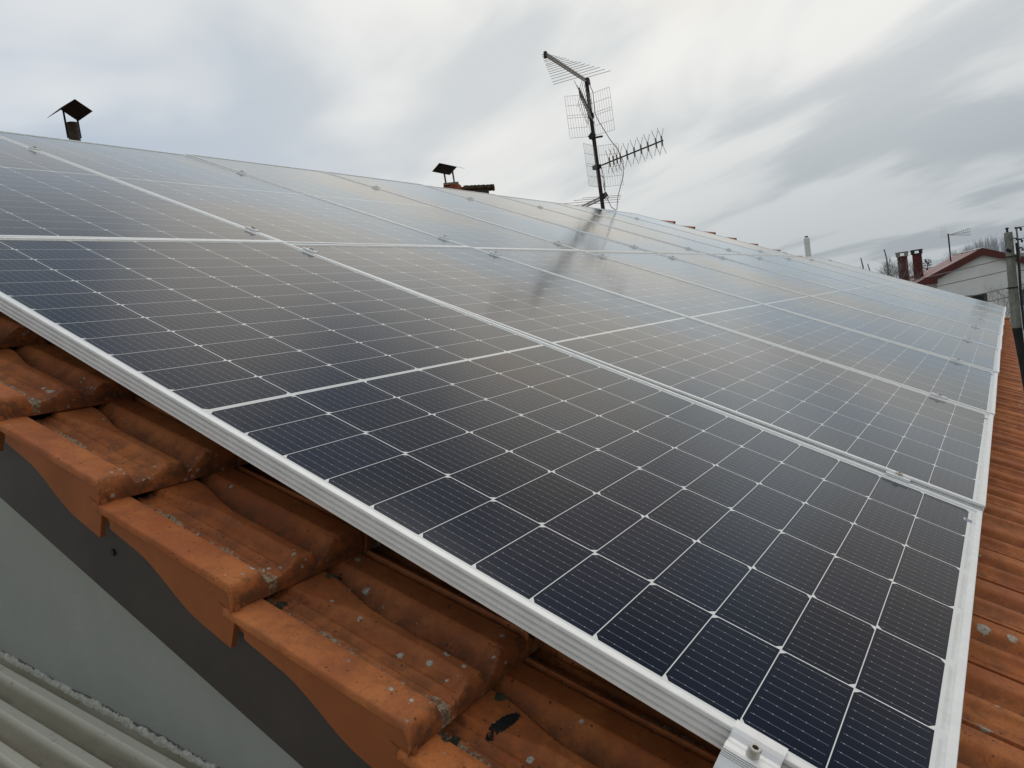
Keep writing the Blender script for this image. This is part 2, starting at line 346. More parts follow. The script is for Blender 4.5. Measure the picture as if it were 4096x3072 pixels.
# --- photovoltaic laminate -------------------------------------------------
PX, PY, MX, MY, MID, GX = 0.168, 0.0845, 0.0177, 0.0225, 1.04082, 0.0079
PW, PL, PH = 1.0440, 2.0765, 0.030
def pv_mat():
    m, nt, b = new_mat('glazed_monocrystalline_cells'); co = texco(nt)
    x, y, z = xyz(nt, co)
    cx = (x - MX) / PX; ci = cx.floor(); lx = ((cx - ci) - 0.5).abs() * PX         # distance from the column centre
    v = ((y - MID).abs() - GX / 2) / PY; vi = v.floor(); lv = (v - vi) * PY       # distance from the row edge nearest the middle
    inx = cx.gt(0.0) * cx.lt(6.0); inv = v.gt(0.0) * v.lt(12.0)
    hw = PX / 2 - 0.00100; e0 = 0.0006; e1 = PY - 0.0006
    cell = lx.lt(hw) * lv.gt(e0) * lv.lt(e1) * inx * inv
    odd = (ci * 0.5).fract().gt(0.25)
    # chamfered pseudo-square corners alternate from column to column
    edge = odd * (PY - lv) + (1.0 - odd) * lv
    cham = ((hw - lx) + edge * 1.25).gt(0.0088)
    cell = cell * cham
    # busbars run with the long side, slightly beaded with solder pads
    bx = ((cx - ci) * PX - 0.001) / 0.0166; bl = (bx.fract() - 0.5).abs()
    bus = bl.lt(0.021) * cell * lv.gt(0.004) * lv.lt(PY - 0.004)
    pad = ((lv / 0.0155).fract() - 0.5).abs().lt(0.05) * bl.lt(0.040) * cell
    tone = noise(nt, comb(nt, ci * 7.31, vi * 3.77 + y.gt(MID) * 50.0, 0.0), 1.0, 0.0)
    cc = mixc(nt, tone.smooth(0.35, 0.65), (0.0035, 0.0080, 0.022), (0.0070, 0.0120, 0.031))
    fing = ((lv / 0.0012).fract() - 0.5).abs().lt(0.06)
    cc = mixc(nt, fing * 0.05, cc, (0.20, 0.21, 0.23))
    cc = mixc(nt, bus * 0.50, cc, (0.36, 0.38, 0.42))
    cc = mixc(nt, pad * 0.65, cc, (0.50, 0.52, 0.55))
    # white backsheet with the faint ribbons along the short ends and the middle
    e = (y - 0.0165).abs().mn((y - (PL - 0.012)).abs()).mn((y - MID).abs())
    rib = e.lt(0.0022) * inx * ((cx * 1.0).fract() - 0.5).abs().lt(0.44)
    back = mixc(nt, rib * 0.35, (0.80, 0.82, 0.80), (0.55, 0.57, 0.57))
    c = mixc(nt, cell, back, cc)
    # thin dust film and water marks on the glass
    oi = nt.nodes.new('ShaderNodeObjectInfo'); rnd = V(nt, oi.outputs['Random'])
    cv = comb(nt, x + rnd * 17.0, y + rnd * 9.0, 0.0)
    d1 = noise(nt, cv, 2.2, 5.0, 0.6, 0.5).smooth(0.45, 0.8); d2 = noise(nt, cv, 26.0, 5.0, 0.7).smooth(0.5, 0.8)
    c = mixc(nt, d1 * 0.010 + d2 * d1 * 0.025 + 0.001, c, (0.40, 0.38, 0.34))
    edge_d = y.mn(PL - y).mn(x * 1.4).mn((PW - x) * 1.4)
    c = mixc(nt, (0.030 - edge_d).smooth(0.0, 0.022) * noise(nt, cv, 45.0, 4.0, 0.7).smooth(0.35, 0.7) * 0.22, c, (0.27, 0.24, 0.20))
    sp = voro(nt, cv, 60.0); spc = xyz(nt, sp.outputs['Color'])
    c = mixc(nt, V(nt, sp.outputs['Distance']).lt(0.06) * spc[0].gt(0.92) * 0.5, c, (0.5, 0.5, 0.48))
    setc(nt, b, 'Base Color', c)
    b.inputs['Roughness'].default_value = 0.6; b.inputs['Specular IOR Level'].default_value = 0.0
    # anti-reflective cover glass: almost no mirror image seen steeply, a strong one at grazing angles
    lw_ = nt.nodes.new('ShaderNodeLayerWeight'); lw_.inputs['Blend'].default_value = 0.5
    fac = (V(nt, lw_.outputs['Facing']).pow(5.0) * 1.06 + 0.002).clamp()
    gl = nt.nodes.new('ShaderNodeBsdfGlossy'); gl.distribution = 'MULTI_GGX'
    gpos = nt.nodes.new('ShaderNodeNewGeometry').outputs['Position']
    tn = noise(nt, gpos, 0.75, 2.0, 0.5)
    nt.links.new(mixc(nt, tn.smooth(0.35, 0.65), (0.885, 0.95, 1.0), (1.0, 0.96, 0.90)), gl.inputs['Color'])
    nt.links.new((d1 * 0.05 + 0.125).s, gl.inputs['Roughness'])
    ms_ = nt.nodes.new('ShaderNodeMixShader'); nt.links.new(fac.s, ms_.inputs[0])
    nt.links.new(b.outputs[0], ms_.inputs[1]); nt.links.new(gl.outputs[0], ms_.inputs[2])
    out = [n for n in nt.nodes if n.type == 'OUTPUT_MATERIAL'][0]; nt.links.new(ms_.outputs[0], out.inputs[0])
    return m
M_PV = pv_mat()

# ------------------------------------------------------------------ ground
g = MB(); g.add([(-900, -900, GZ), (900, -900, GZ), (900, 900, GZ), (-900, 900, GZ)], [(0, 1, 2, 3)])
go = g.build('ground', M_GROUND); go['kind'] = 'structure'

# ------------------------------------------------------------------ solar panels
PZ = [(0.0011, 0.0021, -0.0024), (0.0029, -0.0011, -0.0105), (-0.0017, -0.0059, -0.014), (-0.0077, -0.0062, -0.0176), (-0.0132, -0.0047, -0.0152), (-0.0214, -0.0089, -0.0097), (-0.0317, -0.0093, -0.0069), (-0.0431, -0.0119, -0.0056), (-0.0549, -0.0104, -0.003), (-0.015, 0.0003, -0.0122), (-0.0189, -0.0051, -0.011), (-0.0233, -0.0045, -0.006), (-0.0303, -0.0078, -0.0042), (-0.038, -0.0065, -0.0082), (-0.0443, -0.007, -0.0114), (-0.0513, -0.0075, -0.0118), (-0.0614, -0.0117, -0.0118)]
COLP, ROWP = 1.0545, 2.0835
def SKEW(row, x): return -(.00055, .00035)[row] * x * x
def panel_matrix(row, col):
    a, bb, cc_ = PZ[col if row == 0 else 9 + col]
    x0 = col * COLP - 0.004; y0 = row * ROWP
    xc = (col + .5) * 1.054; yc = row * 2.0812 + 1.0409
    z0 = a + bb * (x0 - xc) + cc_ * (y0 - yc)
    ex = Vector((1, 0, bb)).normalized(); ey = Vector((0, 1, cc_)); ey = (ey - ex * ey.dot(ex)).normalized(); ez = ex.cross(ey)
    m = Matrix((ex, ey, ez)).transposed().to_4x4(); m.translation = (x0, y0 + SKEW(row, x0 + .5), z0)
    return ROOF @ m
def frame_mesh():
    mb = MB()
    # outward side profile (offset outwards is negative s), s = distance inwards from the outer face, z up
    LIP = 0.0105
    prof = [(0.028, -PH), (0.0012, -PH), (0.0, -PH + .0012), (0.0, -0.0255), (0.0055, -0.0246), (0.0055, -0.0222), (0.0, -0.0213), (0.0, -0.0172),
            (0.0055, -0.0163), (0.0055, -0.0139), (0.0, -0.0130), (0.0, -0.0089), (0.0055, -0.0080), (0.0055, -0.0056),
            (0.0, -0.0047), (0.0, -0.0010), (0.0008, 0.0), (LIP - .0008, 0.0), (LIP, -0.0012), (LIP, -0.0045)]
    def side(p0, p1, inw, trim):
        p0 = Vector(p0); p1 = Vector(p1); d = (p1 - p0).normalized(); inw = Vector(inw)
        vs = []
        for p, sg in ((p0, 1), (p1, -1)):
            for s_, z_ in prof: vs.append(p + inw * s_ + d * sg * (s_ if trim else 0.0) + Vector((0, 0, z_)))
        n = len(prof); fs = [(i, i + 1, n + i + 1, n + i) for i in range(n - 1)]
        mb.add(vs, fs)
    side((0, PL, 0), (0, 0, 0), (1, 0, 0), True)
    side((PW, 0, 0), (PW, PL, 0), (-1, 0, 0), True)
    side((0, 0, 0), (PW, 0, 0), (0, 1, 0), True)
    side((PW, PL, 0), (0, PL, 0), (0, -1, 0), True)
    me = bpy.data.meshes.new('frame'); me.from_pydata(mb.v, [], mb.f); me.materials.append(M_ALU); me.update(); return me
FRAME_ME = frame_mesh()
lam = MB(); lam.box(0.004, PW - .004, 0.004, PL - .004, -0.0075, -0.0035)
LAM = lam
ORD = ['first', 'second', 'third', 'fourth', 'fifth', 'sixth', 'seventh', 'eighth', 'ninth']
proto = None
def make_panel():
    r = empty('solar_panel')
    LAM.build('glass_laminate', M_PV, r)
    f_ = bpy.data.objects.new('frame', FRAME_ME); C.objects.link(f_); f_.parent = r
    s_ = MB(); s_.box(PW - .0935, PW - .0855, 0.0140, 0.0335 - .004, -0.0034, -0.0030); s_.box(PW - .0850, PW - .0765, .0165, .0305, -0.0034, -0.0030)
    so = s_.build('barcode_label', M_STICKW, r)
    t_ = MB()
    for i in range(7):
        wv = (0.0010, 0.0016, 0.0007, 0.0014, 0.0010, 0.0017, 0.0009)[i]; xx = PW - .0930 + i * .0023
        t_.box(xx, xx + wv, .0150 + .001 * (i % 2), .0288 - (i > 2) * .001, -0.0029, -0.0027)
    t_.build('printed_bars', M_STICK, so)
    return r
proto = make_panel()
for row, N in ((0, 9), (1, 8)):
    for col in range(N):
        p = proto if (row, col) == (0, 0) else copy_tree(proto)
        p.matrix_world = panel_matrix(row, col)
        rowname = 'lower row beside the eave' if row == 0 else 'upper row below the ridge'
        if (row, col) == (0, 0): lb = 'nearest white-framed dark blue solar panel with the bolted end clamp, lower right foreground'
        elif (row, col) == (0, 8): lb = 'farthest solar panel of the lower row, its end sticking out past the upper row'
        elif (row, col) == (1, 7): lb = 'farthest solar panel of the upper row, next to the far roof edge tiles'
        elif (row, col) == (1, 0): lb = 'first solar panel of the upper row, at the left picture edge above the nearest panel'
        else: lb = '%s solar panel from the near gable in the %s' % (ORD[col], rowname)
        tag(p, lb, 'solar panel', 'white framed solar panels on the tiled roof')

# rails
RAILY = [(0, 0.165), (0, 1.945), (1, 2.235), (1, 3.66)]
for i, (row, yy) in enumerate(RAILY):
    x1 = 9.56 if row == 0 else 8.46
    rb = MB()
    for k_ in range(12):
        xa = 0.05 + (x1 - 0.05) * k_ / 12; xb = 0.05 + (x1 - .05) * (k_ + 1) / 12
        za = PZ[(row * 9) + min(int(xa / COLP), 8 - row)][0] * 1.0; zb = PZ[(row * 9) + min(int(xb / COLP), 8 - row)][0]
        rb.bar(RP(xa, yy, za - PH - .030), RP(xb, yy, zb - PH - .030), .034, .034, up=RP(0, 0, 1))
    tag(rb.build('mounting_rail', M_RAIL), ['aluminium rail under the lower panel row near the eave', 'aluminium rail under the top ends of the lower panel row',
        'aluminium rail under the bottom ends of the upper panel row', 'aluminium rail under the upper panel row near the ridge'][i], 'rail', 'mounting rails under the panels')

# clamps
def hexbolt(mb_cap, mb_hex, r=0.0062, h=0.0075, z0=0.0):
    n = 20; vs = []; fs = []
    prof = [(r, z0), (r, z0 + h - .0008), (r - .0008, z0 + h), (r * .52, z0 + h), (r * .52, z0 + h * .35)]
    for (rr, z_) in prof:
        for k_ in range(n):
            a = 2 * math.pi * k_ / n
            q = rr if rr > r * .6 else rr * (1.0 - .12 * (1 - abs(math.cos(3 * a))))
            vs.append((q * math.cos(a), q * math.sin(a), z_))
    for i in range(len(prof) - 1):
        for k_ in range(n): fs.append((i * n + k_, i * n + (k_ + 1) % n, (i + 1) * n + (k_ + 1) % n, (i + 1) * n + k_))
    mb_cap.add(vs, fs)
    mb_hex.add([(r * .5 * math.cos(2 * math.pi * k_ / 6), r * .5 * math.sin(2 * math.pi * k_ / 6), z0 + h * .38) for k_ in range(6)], [tuple(range(6))])
def make_mid():
    r = empty('mid_clamp')
    b = MB()
    W2 = 0.0130; L2 = 0.0240
    prof = [(-W2, .0008), (-W2, .0062), (-W2 + .003, .0070), (-.0085, .0040), (.0085, .0040), (W2 - .003, .0070), (W2, .0062), (W2, .0008), (.006, .0006), (.006, -.028), (-.006, -.028), (-.006, .0006)]
    n = len(prof)
    b.add([(x, y, z) for y in (-L2, L2) for x, z in prof], [(i, (i + 1) % n, n + (i + 1) % n, n + i) for i in range(n)] + [tuple(range(n))[::-1], tuple(range(n, 2 * n))])
    b.build('clamp_plate', M_CLAMP, r)
    cp = MB(); hx = MB(); hexbolt(cp, hx, .0068, .0075, .0040)
    c = cp.build('bolt', M_BOLT, r); hx.build('hex_socket', M_HEX, c)
    return r
def make_end():
    # Z shaped end clamp: lip over the frame, groove, rounded foot going down to the rail; +x points onto the panel
    r = empty('end_clamp')
    path = [(0.0105, .0006), (0.0105, .0042), (0.0085, .0052), (0.0050, .0050), (-.0010, .0030), (-.0050, .0002), (-.0090, -.0035), (-.0125, -.0044), (-.0150, -.0036), (-.0180, -.0030),
            (-.0240, -.0040), (-.0330, -.0090), (-.0400, -.0170), (-.0440, -.0260), (-.0455, -.0360), (-.0460, -.0480), (-.0600, -.0500), (-.0600, -.0540), (-.0430, -.0540),
            (-.0415, -.0360), (-.0370, -.0200), (-.0290, -.0110), (-.0200, -.0070), (-.0090, -.0085), (-.0012, -.0040), (-.0012, .0006)]
    n = len(path); b = MB()
    L2 = .0255
    b.add([(x, y, z) for y in (-L2, L2) for x, z in path], [(i, (i + 1) % n, n + (i + 1) % n, n + i) for i in range(n)])
    # end caps as strips
    m_ = n // 2
    for off, flip in ((0, 1), (n, 0)):
        for i in range(m_ - 1):
            q = (off + i, off + i + 1, off + n - 2 - i, off + n - 1 - i)
            if q[1] != q[2]: b.f.append(q if flip else q[::-1])
    b.build('clamp_plate', M_CLAMP, r, smooth=False)
    for k_ in range(4):
        pass
    gr = MB()
    for k_ in range(4):
        xx = -.0272 - k_ * .0018; zz = -.0052 - k_ * .0010
        gr.bar((xx, -L2, zz), (xx, L2, zz), .0005, .0008)
    gr.build('milled_lines', M_RAIL, r)
    cp = MB(); hx = MB(); hexbolt(cp, hx, .0064, .0100, -.0040)
    c = cp.build('bolt', M_BOLT, r); c.location = (-.0165, .0, 0); hx2 = hx.build('hex_socket', M_HEX, c)
    sh = MB(); sh.tube([(-.0165, 0, -.004), (-.0165, 0, -.05)], .0038, 10); sh.build('bolt_shank', M_BOLT, r)
    return r
def place_on(row, colL, x, y, o, flip=False):
    """clamp sits on the panel plane of (row, colL) at plane position x, y"""
    a, bb, cc_ = PZ[colL if row == 0 else 9 + colL]
    xc = (colL + .5) * 1.054; yc = row * 2.0812 + 1.0409
    z = a + bb * (x - xc) + cc_ * (y - yc)
    m = Matrix.Translation((x, y + SKEW(row, x), z))
    if flip: m = m @ Matrix.Rotation(math.pi, 4, 'Z')
    o.matrix_world = ROOF @ m
mid0 = make_mid(); first = True
CY = {(0, 'low'): .163, (0, 'high'): 1.95, (1, 'low'): 2.235, (1, 'high'): 3.655}
for row, N in ((0, 9), (1, 8)):
    for sidek in ('low', 'high'):
        for k_ in range(1, N):
            o = mid0 if first else copy_tree(mid0); first = False
            place_on(row, k_ - 1, k_ * COLP - .0080, CY[(row, sidek)], o)
            place = {(0, 'low'): 'near the eave', (0, 'high'): 'below the row joint', (1, 'low'): 'above the row joint', (1, 'high'): 'near the ridge'}[(row, sidek)]
            tag(o, 'clamp between %s and %s panels, %s row, %s' % (ORD[k_ - 1], ORD[k_], 'lower' if row == 0 else 'upper', place), 'clamp', 'small silver clamps along the panel joints')
end0 = make_end()
ends = [(0, 0, -.004, .168, False, 'silver end clamp with hex socket bolt gripping the nearest panel edge, bottom of the picture'),
        (0, 8, 9 * COLP - .0150, .163, True, 'silver end clamp on the far edge of the lower row near the eave'),
        (0, 8, 9 * COLP - .0150, 1.95, True, 'silver end clamp on the far edge of the lower row, at its upper corner'),
        (1, 7, 8 * COLP - .0150, 2.235, True, 'silver end clamp on the far edge of the upper row, at its lower corner'),
        (1, 7, 8 * COLP - .0150, 3.655, True, 'silver end clamp on the far edge of the upper row near the ridge')]
for i, (row, cl_, x_, y_, fl, lb) in enumerate(ends):
    o = end0 if i == 0 else copy_tree(end0)
    place_on(row, cl_, x_, y_, o, fl); tag(o, lb, 'clamp', 'silver end clamps of the panel rows')

# ------------------------------------------------------------------ own house: roof, verge, board, wall
TW, EX = 0.198, 0.299            # tile pitch along the eave, exposure up the slope
X0 = 0.107 - TW                   # left groove of the verge tile
Y0 = -0.129
NCOL, NROW = 49, 15
und_x = [0, 1.05, 2.1, 3.2, 4.2, 5.3, 6.3, 7.4, 8.4, 9.5, 10.5]
und_z = [0, 0.0, -.002, -.008, -.013, -.02, -.03, -.042, -.052, -.062, -.070]
def zt(x, y): return -.165 + .03 * np.minimum(np.maximum(y, -.3), 1.6) + np.interp(x, und_x, und_z)
cpx = np.array([0, .003, .005, .011, .015, .019, .030, .032, .036, .038, .047, .049, .053, .055, .070, .076, .080, .090, .094, .101, .107, .119, .133, .143, .149, .184, .188, .191, .194]) * (TW / .191)
cph = np.array([-.055, -.012, -.0010, -.0010, -.0130, -.0185, -.0178, -.0152, -.0152, -.0172, -.0158, -.0134, -.0134, -.0150, -.0115, -.0070, -.0042, -.0042, -.0075, -.0215, -.0260, -.0248, -.0150, -.0042, 0, 0, -.003, -.045, -.058])
xs_dense = np.linspace(0, TW, 400); hs = np.interp(xs_dense, cpx, cph)
ker = np.hanning(7); ker /= ker.sum(); hs2 = np.convolve(np.pad(hs, 3, 'edge'), ker, 'valid'); hs2[-8:] = hs[-8:]; hs2[:4] = hs[:4]
def sstep(t, a, b): t = np.clip((t - a) / (b - a), 0, 1); return t * t * (3 - 2 * t)
def tile_h(x, v, verge=False):
    """height of a tile surface over its own plane; x across 0..TW, v up the slope from the nose"""
    h = np.interp(x, xs_dense, hs2)
    if verge:
        hv = -.0185 * sstep(x, .006, .019)
        h = np.where(x < .020, np.minimum(hv, 0), h)
    wv = .006 + .024 * sstep(v, .165, .285)
    c_ = .088 * TW / .191
    plateau = -.0042 - .021 * sstep(np.abs(x - c_), wv, wv + .008)
    h = np.where(np.abs(x - c_) < .045, np.maximum(h, plateau), h)
    dl = .024 * np.clip(1 - v / .040, 0, 1) ** 2 * sstep(x, .030, .056)         # ridge and right roll flare towards the nose
    h = np.where((x < .148), np.maximum(h, np.interp(x + dl, xs_dense, hs2)), h)
    t = np.clip(v / .017, 0, 1)
    f = -.037 + .037 * np.sqrt(np.clip(1 - (1 - t) ** 2, 0, 1))
    # smooth minimum of the profile and the rounded front
    k_ = .0018
    d = np.clip(.5 + .5 * (f - h) / k_, 0, 1)
    return f * (1 - d) + h * d - k_ * d * (1 - d)
def tile_grid(xs, vs, ox, oy, verge=False, tone=0.0, lift=0.0, ys=1.0):
    XX, VV = np.meshgrid(xs, vs)
    H = tile_h(XX, VV, verge)
    hh = np.clip((H + .024) / .024, 0, 1)
    YY = oy + VV * ys
    Z = zt(ox + XX, YY) + H + .036 * (1 - VV / EX) + lift
    n0, n1_ = XX.shape
    foot = np.exp(-((XX - .0260) / .0120) ** 2) + .5 * np.exp(-((XX - .106 * TW / .191) / .006) ** 2)
    att = np.stack([np.full(XX.size, tone), hh.ravel(), (VV / .33).ravel(), foot.ravel()], 1)
    P = np.stack([(ox + XX).ravel(), YY.ravel(), Z.ravel()], 1)
    i = np.arange(n0 - 1)[:, None] * n1_ + np.arange(n1_ - 1)[None, :]
    F = np.stack([i, i + 1, i + n1_ + 1, i + n1_], -1).reshape(-1, 4)
    return P, F, att
ROOFNP = np.array(ROOF)[:3, :3]
def np_mesh(name, parts, mat, parent, smooth=True):
    Ps, Fs, As = [], [], []; b = 0
    for P, F, A in parts:
        Ps.append(P); Fs.append(F + b); b += len(P)
        As.append(A if A.shape[1] == 4 else np.concatenate([A, np.zeros((len(A), 1))], 1))
    P = np.concatenate(Ps) @ ROOFNP.T; F = np.concatenate(Fs); A = np.concatenate(As)
    me = bpy.data.meshes.new(name)
    me.vertices.add(len(P)); me.vertices.foreach_set('co', P.ravel().astype(np.float32))
    me.loops.add(F.size); me.loops.foreach_set('vertex_index', F.ravel().astype(np.int32))
    me.polygons.add(len(F)); me.polygons.foreach_set('loop_start', np.arange(0, F.size, 4, dtype=np.int32))
    me.polygons.foreach_set('loop_total', np.full(len(F), 4, dtype=np.int32)) if hasattr(me.polygons[0], 'loop_total') and False else None
    me.update(calc_edges=True); me.validate()
    at = me.attributes.new('tile', 'FLOAT_VECTOR', 'POINT'); at.data.foreach_set('vector', A[:, :3].ravel().astype(np.float32))
    at2 = me.attributes.new('foot', 'FLOAT', 'POINT'); at2.data.foreach_set('value', A[:, 3].astype(np.float32))
    if smooth: me.polygons.foreach_set('use_smooth', np.ones(len(F), dtype=bool))
    me.set_sharp_from_angle(angle=R_(38))
    me.materials.append(mat)
    o = bpy.data.objects.new(name, me); C.objects.link(o); o.parent = parent
    return o

house = empty('tiled_house')
tag(house, 'house we stand on, orange clay tiled roof with dark verge board and grey gable wall', 'house')
# lip of a tile: rim strips under the front edge and the sides so that tiles have thickness
vs_hi = np.concatenate([[0, .0006, .0015, .003, .005, .0075, .0105, .014, .018, .0225, .0275, .033], np.linspace(.04, .345, 30)])
vs_hi_all = vs_hi
vs_md = np.concatenate([[0, .001, .004, .009, .016, .024, .032], np.linspace(.06, .33, 8)])
vs_lo = np.array([0, .004, .016, .032, .15, .33])
xs_md = np.unique(np.round(np.concatenate([cpx, np.linspace(0, TW, 24)]), 4)); xs_lo = cpx[[0, 1, 3, 5, 14, 16, 17, 20, 22, 24, 25, 26, 28]]
xs_hi = np.linspace(0, TW, 110)
field = []
for r_ in range(NROW):
    for c_ in range(NCOL):
        if c_ == 0: continue
        ox = X0 + c_ * TW; oy = Y0 + r_ * EX + random.uniform(-.002, .002)
        vis = (r_ <= 1) or c_ <= 1 or c_ >= NCOL - 2 or r_ >= NROW - 1
        near = c_ <= 3 and r_ <= 1 or (c_ == 1 and r_ < 6)
        tone = random.random() ** 2 * .55
        lift = random.uniform(-.001, .001)
        if near: g_ = (xs_hi[::2], vs_hi[::2])
        elif vis: g_ = (xs_md, vs_md)
        else: g_ = (xs_lo, vs_lo)
        ysc = 1.0
        if r_ == 0: oy = -.207 + .0055 * ox; ysc = (Y0 + EX + .03 - oy) / .33
        P, F, A = tile_grid(g_[0], g_[1], ox, oy, c_ == 0, tone, lift, ysc)
        field.append((P, F, A))
        # front underside strip (thickness) for tiles that can be seen
        if vis:
            n_ = len(g_[0]); Pf = P[:n_].copy(); Pb = Pf.copy(); Pb[:, 1] += .02; Pb[:, 2] -= .004
            i = np.arange(n_ - 1); Ff = np.stack([i, i + n_, i + n_ + 1, i + 1], -1)
            field.append((np.concatenate([Pf, Pb]), Ff, np.concatenate([A[:n_], A[:n_]])))
roof = np_mesh('tiled_roof', field, M_TILE, house)

# near verge tiles, one part each
def verge_tile(r_, mirror=False):
    vs_hi = vs_hi_all[vs_hi_all < .322]
    oy = Y0 + r_ * EX; ox = X0
    if r_ == 0: oy -= .06
    xs = np.concatenate([np.linspace(-.0345, .0, 16), xs_hi[1:]])
    tone = [.1, .0, .25, .05, .2, .1, .3, .1][r_ % 8]
    P, F, A = tile_grid(xs, vs_hi, ox, oy, True, tone, 0.0, 1.0 if r_ else 1.18)
    n1_ = len(xs); n0 = len(vs_hi)
    # left rim: rounded edge then flange thickness
    parts = [(P, F, A)]
    left = P[0::n1_][:n0]
    rim = [left]
    for dx_, dz_ in ((-.0018, -.0004), (-.0032, -.0018), (-.0036, -.0040), (-.0036, -.0095), (-.0026, -.0118), (.0060, -.0124)):
        q = left.copy(); q[:, 0] += dx_; q[:, 2] += dz_; rim.append(q)
    RP_ = np.concatenate(rim); Fr = []
    for a in range(len(rim) - 1):
        i = np.arange(n0 - 1); Fr.append(np.stack([a * n0 + i, a * n0 + i + 1, (a + 1) * n0 + i + 1, (a + 1) * n0 + i], -1))
    Ar = np.stack([np.full(len(RP_), tone), np.full(len(RP_), .9), np.tile((vs_hi / .33), len(rim))], 1)
    parts.append((RP_, np.concatenate(Fr), Ar))
    # front underside
    Pf = P[:n1_].copy(); rows = [Pf]
    for dy_, dz_ in ((.0006, -.0012), (.003, -.0022), (.012, -.0020), (.03, -.001)):
        q = Pf.copy(); q[:, 1] += dy_; q[:, 2] += dz_; rows.append(q)
    i = np.arange(n1_ - 1); Ff = np.concatenate([np.stack([a * n1_ + i, (a + 1) * n1_ + i, (a + 1) * n1_ + i + 1, a * n1_ + i + 1], -1) for a in range(len(rows) - 1)])
    parts.append((np.concatenate(rows), Ff, np.concatenate([A[:n1_]] * len(rows))))
    o = np_mesh('verge_tile', parts, M_TILE, house)
    # flank hanging over the board, with its wavy lower edge
    fl = MB(); nn = 40
    for j in range(nn + 1):
        v = -.004 + .338 * j / nn; ins = .0075 * float(sstep(v, .272, .286))
        yy = oy + v; zb = float(zt(ox, yy))
        dep = -.027 - .027 * (1 - float(sstep(v, .06, .205)))
        top = .036 * (1 - max(v, 0) / EX) - .006
        if v < .014: top -= .030 * (1 - max(v, 0) / .014) ** 1.6
        for xx in (-.0335, -.0255):
            fl.v.append(tuple(RP(ox + xx + ins, yy, zb + dep))); fl.v.append(tuple(RP(ox + xx + ins, yy, zb + top)))
    for j in range(nn):
        a = j * 4; b_ = a + 4
        fl.f += [(a, b_, b_ + 1, a + 1), (a + 2, a + 3, b_ + 3, b_ + 2), (a, a + 2, b_ + 2, b_), (a + 1, b_ + 1, b_ + 3, a + 3)]
    fl.f += [(0, 1, 3, 2), (nn * 4, nn * 4 + 2, nn * 4 + 3, nn * 4 + 1)]
    fo = fl.build('hanging_flank', M_APRON, o)
    return o
for r_ in range(NROW): verge_tile(r_)

# far verge: raised roll pieces whose noses show above the panels
fv = []
for r_ in range(NROW):
    oy = Y0 + r_ * EX; xs = np.linspace(0, .07, 12); vs = vs_md
    XX, VV = np.meshgrid(xs, vs); ox = X0 + NCOL * TW
    H = .042 * np.sqrt(np.clip(1 - ((XX - .035) / .036) ** 2, 0, 1)) * (1 - VV * 1.2)
    Z = zt(ox + XX, oy + VV) + H + .036 * (1 - VV / EX) - .012
    n0, n1_ = XX.shape; i = np.arange(n0 - 1)[:, None] * n1_ + np.arange(n1_ - 1)[None, :]
    F = np.stack([i, i + 1, i + n1_ + 1, i + n1_], -1).reshape(-1, 4)
    P = np.stack([(ox + XX).ravel(), (oy + VV).ravel(), Z.ravel()], 1)
    A = np.stack([np.full(XX.size, .1), np.full(XX.size, .9), (VV / .33).ravel()], 1)
    fv.append((P, F, A))
    Pf = P[:n1_].copy(); Pb = Pf.copy(); Pb[:, 2] -= .05; j = np.arange(n1_ - 1)
    fv.append((np.concatenate([Pf, Pb]), np.stack([j, j + n1_, j + n1_ + 1, j + 1], -1), np.concatenate([A[:n1_]] * 2)))
np_mesh('far_verge_tiles', fv, M_TILE, house)

# ridge caps and the slope behind
YR = Y0 + NROW * EX - .02          # ridge position along the slope
ridge_w = RP(0, YR, 0)
rc = MB()
for k_ in range(23):
    xa = -.16 + k_ * .43; xb = xa + .45
    for (p0, p1, e) in ((xa, xb, 0),):
        zc0 = float(zt(xa, YR)) - .045
        c0 = RP(xa, YR, zc0); c1 = RP(xb, YR, zc0 - .008)
        n = 10; b_ = len(rc.v)
        for cc0, rr in ((c0, .105), (c1, .092)):
            for j in range(n + 1):
                a = math.pi * j / n; rc.v.append((cc0.x, cc0.y + math.cos(a) * rr, cc0.z + math.sin(a) * rr * .72 - .03))
        for j in range(n): rc.f.append((b_ + j, b_ + j + 1, b_ + n + 2 + j, b_ + n + 1 + j))
rc.build('ridge_tiles', M_APRON, house, smooth=True)
rw = RP(0, YR, -.15)
bs = MB(); bs.add([(-.12, rw.y, rw.z), (9.75, rw.y, rw.z - .06), (9.75, rw.y + 4.4, rw.z - 2.1), (-.12, rw.y + 4.4, rw.z - 2.05)], [(0, 1, 2, 3)])
bs.build('back_roof_slope', M_APRON, house)
# under-roof deck (keeps the dark gap under the tiles closed)
dk = MB()
for (xa, xb) in ((-.10, 4.8), (4.8, 9.7)):
    za, zb = float(np.interp(xa, und_x, und_z)), float(np.interp(xb, und_x, und_z))
    dk.add([RP(xa, -.10, -.215 + za), RP(xb, -.10, -.215 + zb), RP(xb, YR, -.20 + zb), RP(xa, YR, -.20 + za)], [(0, 1, 2, 3)])
dk.build('roof_deck', M_BOARD, house)
# verge board
vb = MB()
vsb = []
for yy in (-.35, YR):
    for xx in (-.100, -.086):
        vsb += [RP(xx, yy, -.328 + .027 * yy), RP(xx, yy, -.192 + .015 * yy)]
vb.add(vsb, [(0, 4, 5, 1), (2, 3, 7, 6), (0, 2, 6, 4), (1, 5, 7, 3), (0, 1, 3, 2), (4, 6, 7, 5)])
vb.build('verge_board', M_BOARD, house)
# a screw cap and a small knot on the board, as in the photograph
kb = MB(); kb.tube([RP(-.1005, 1.086 - .02, -.222), RP(-.1035, 1.066, -.222)], .0055, 12); kb.build('screw_cap', M_BLACK, house)
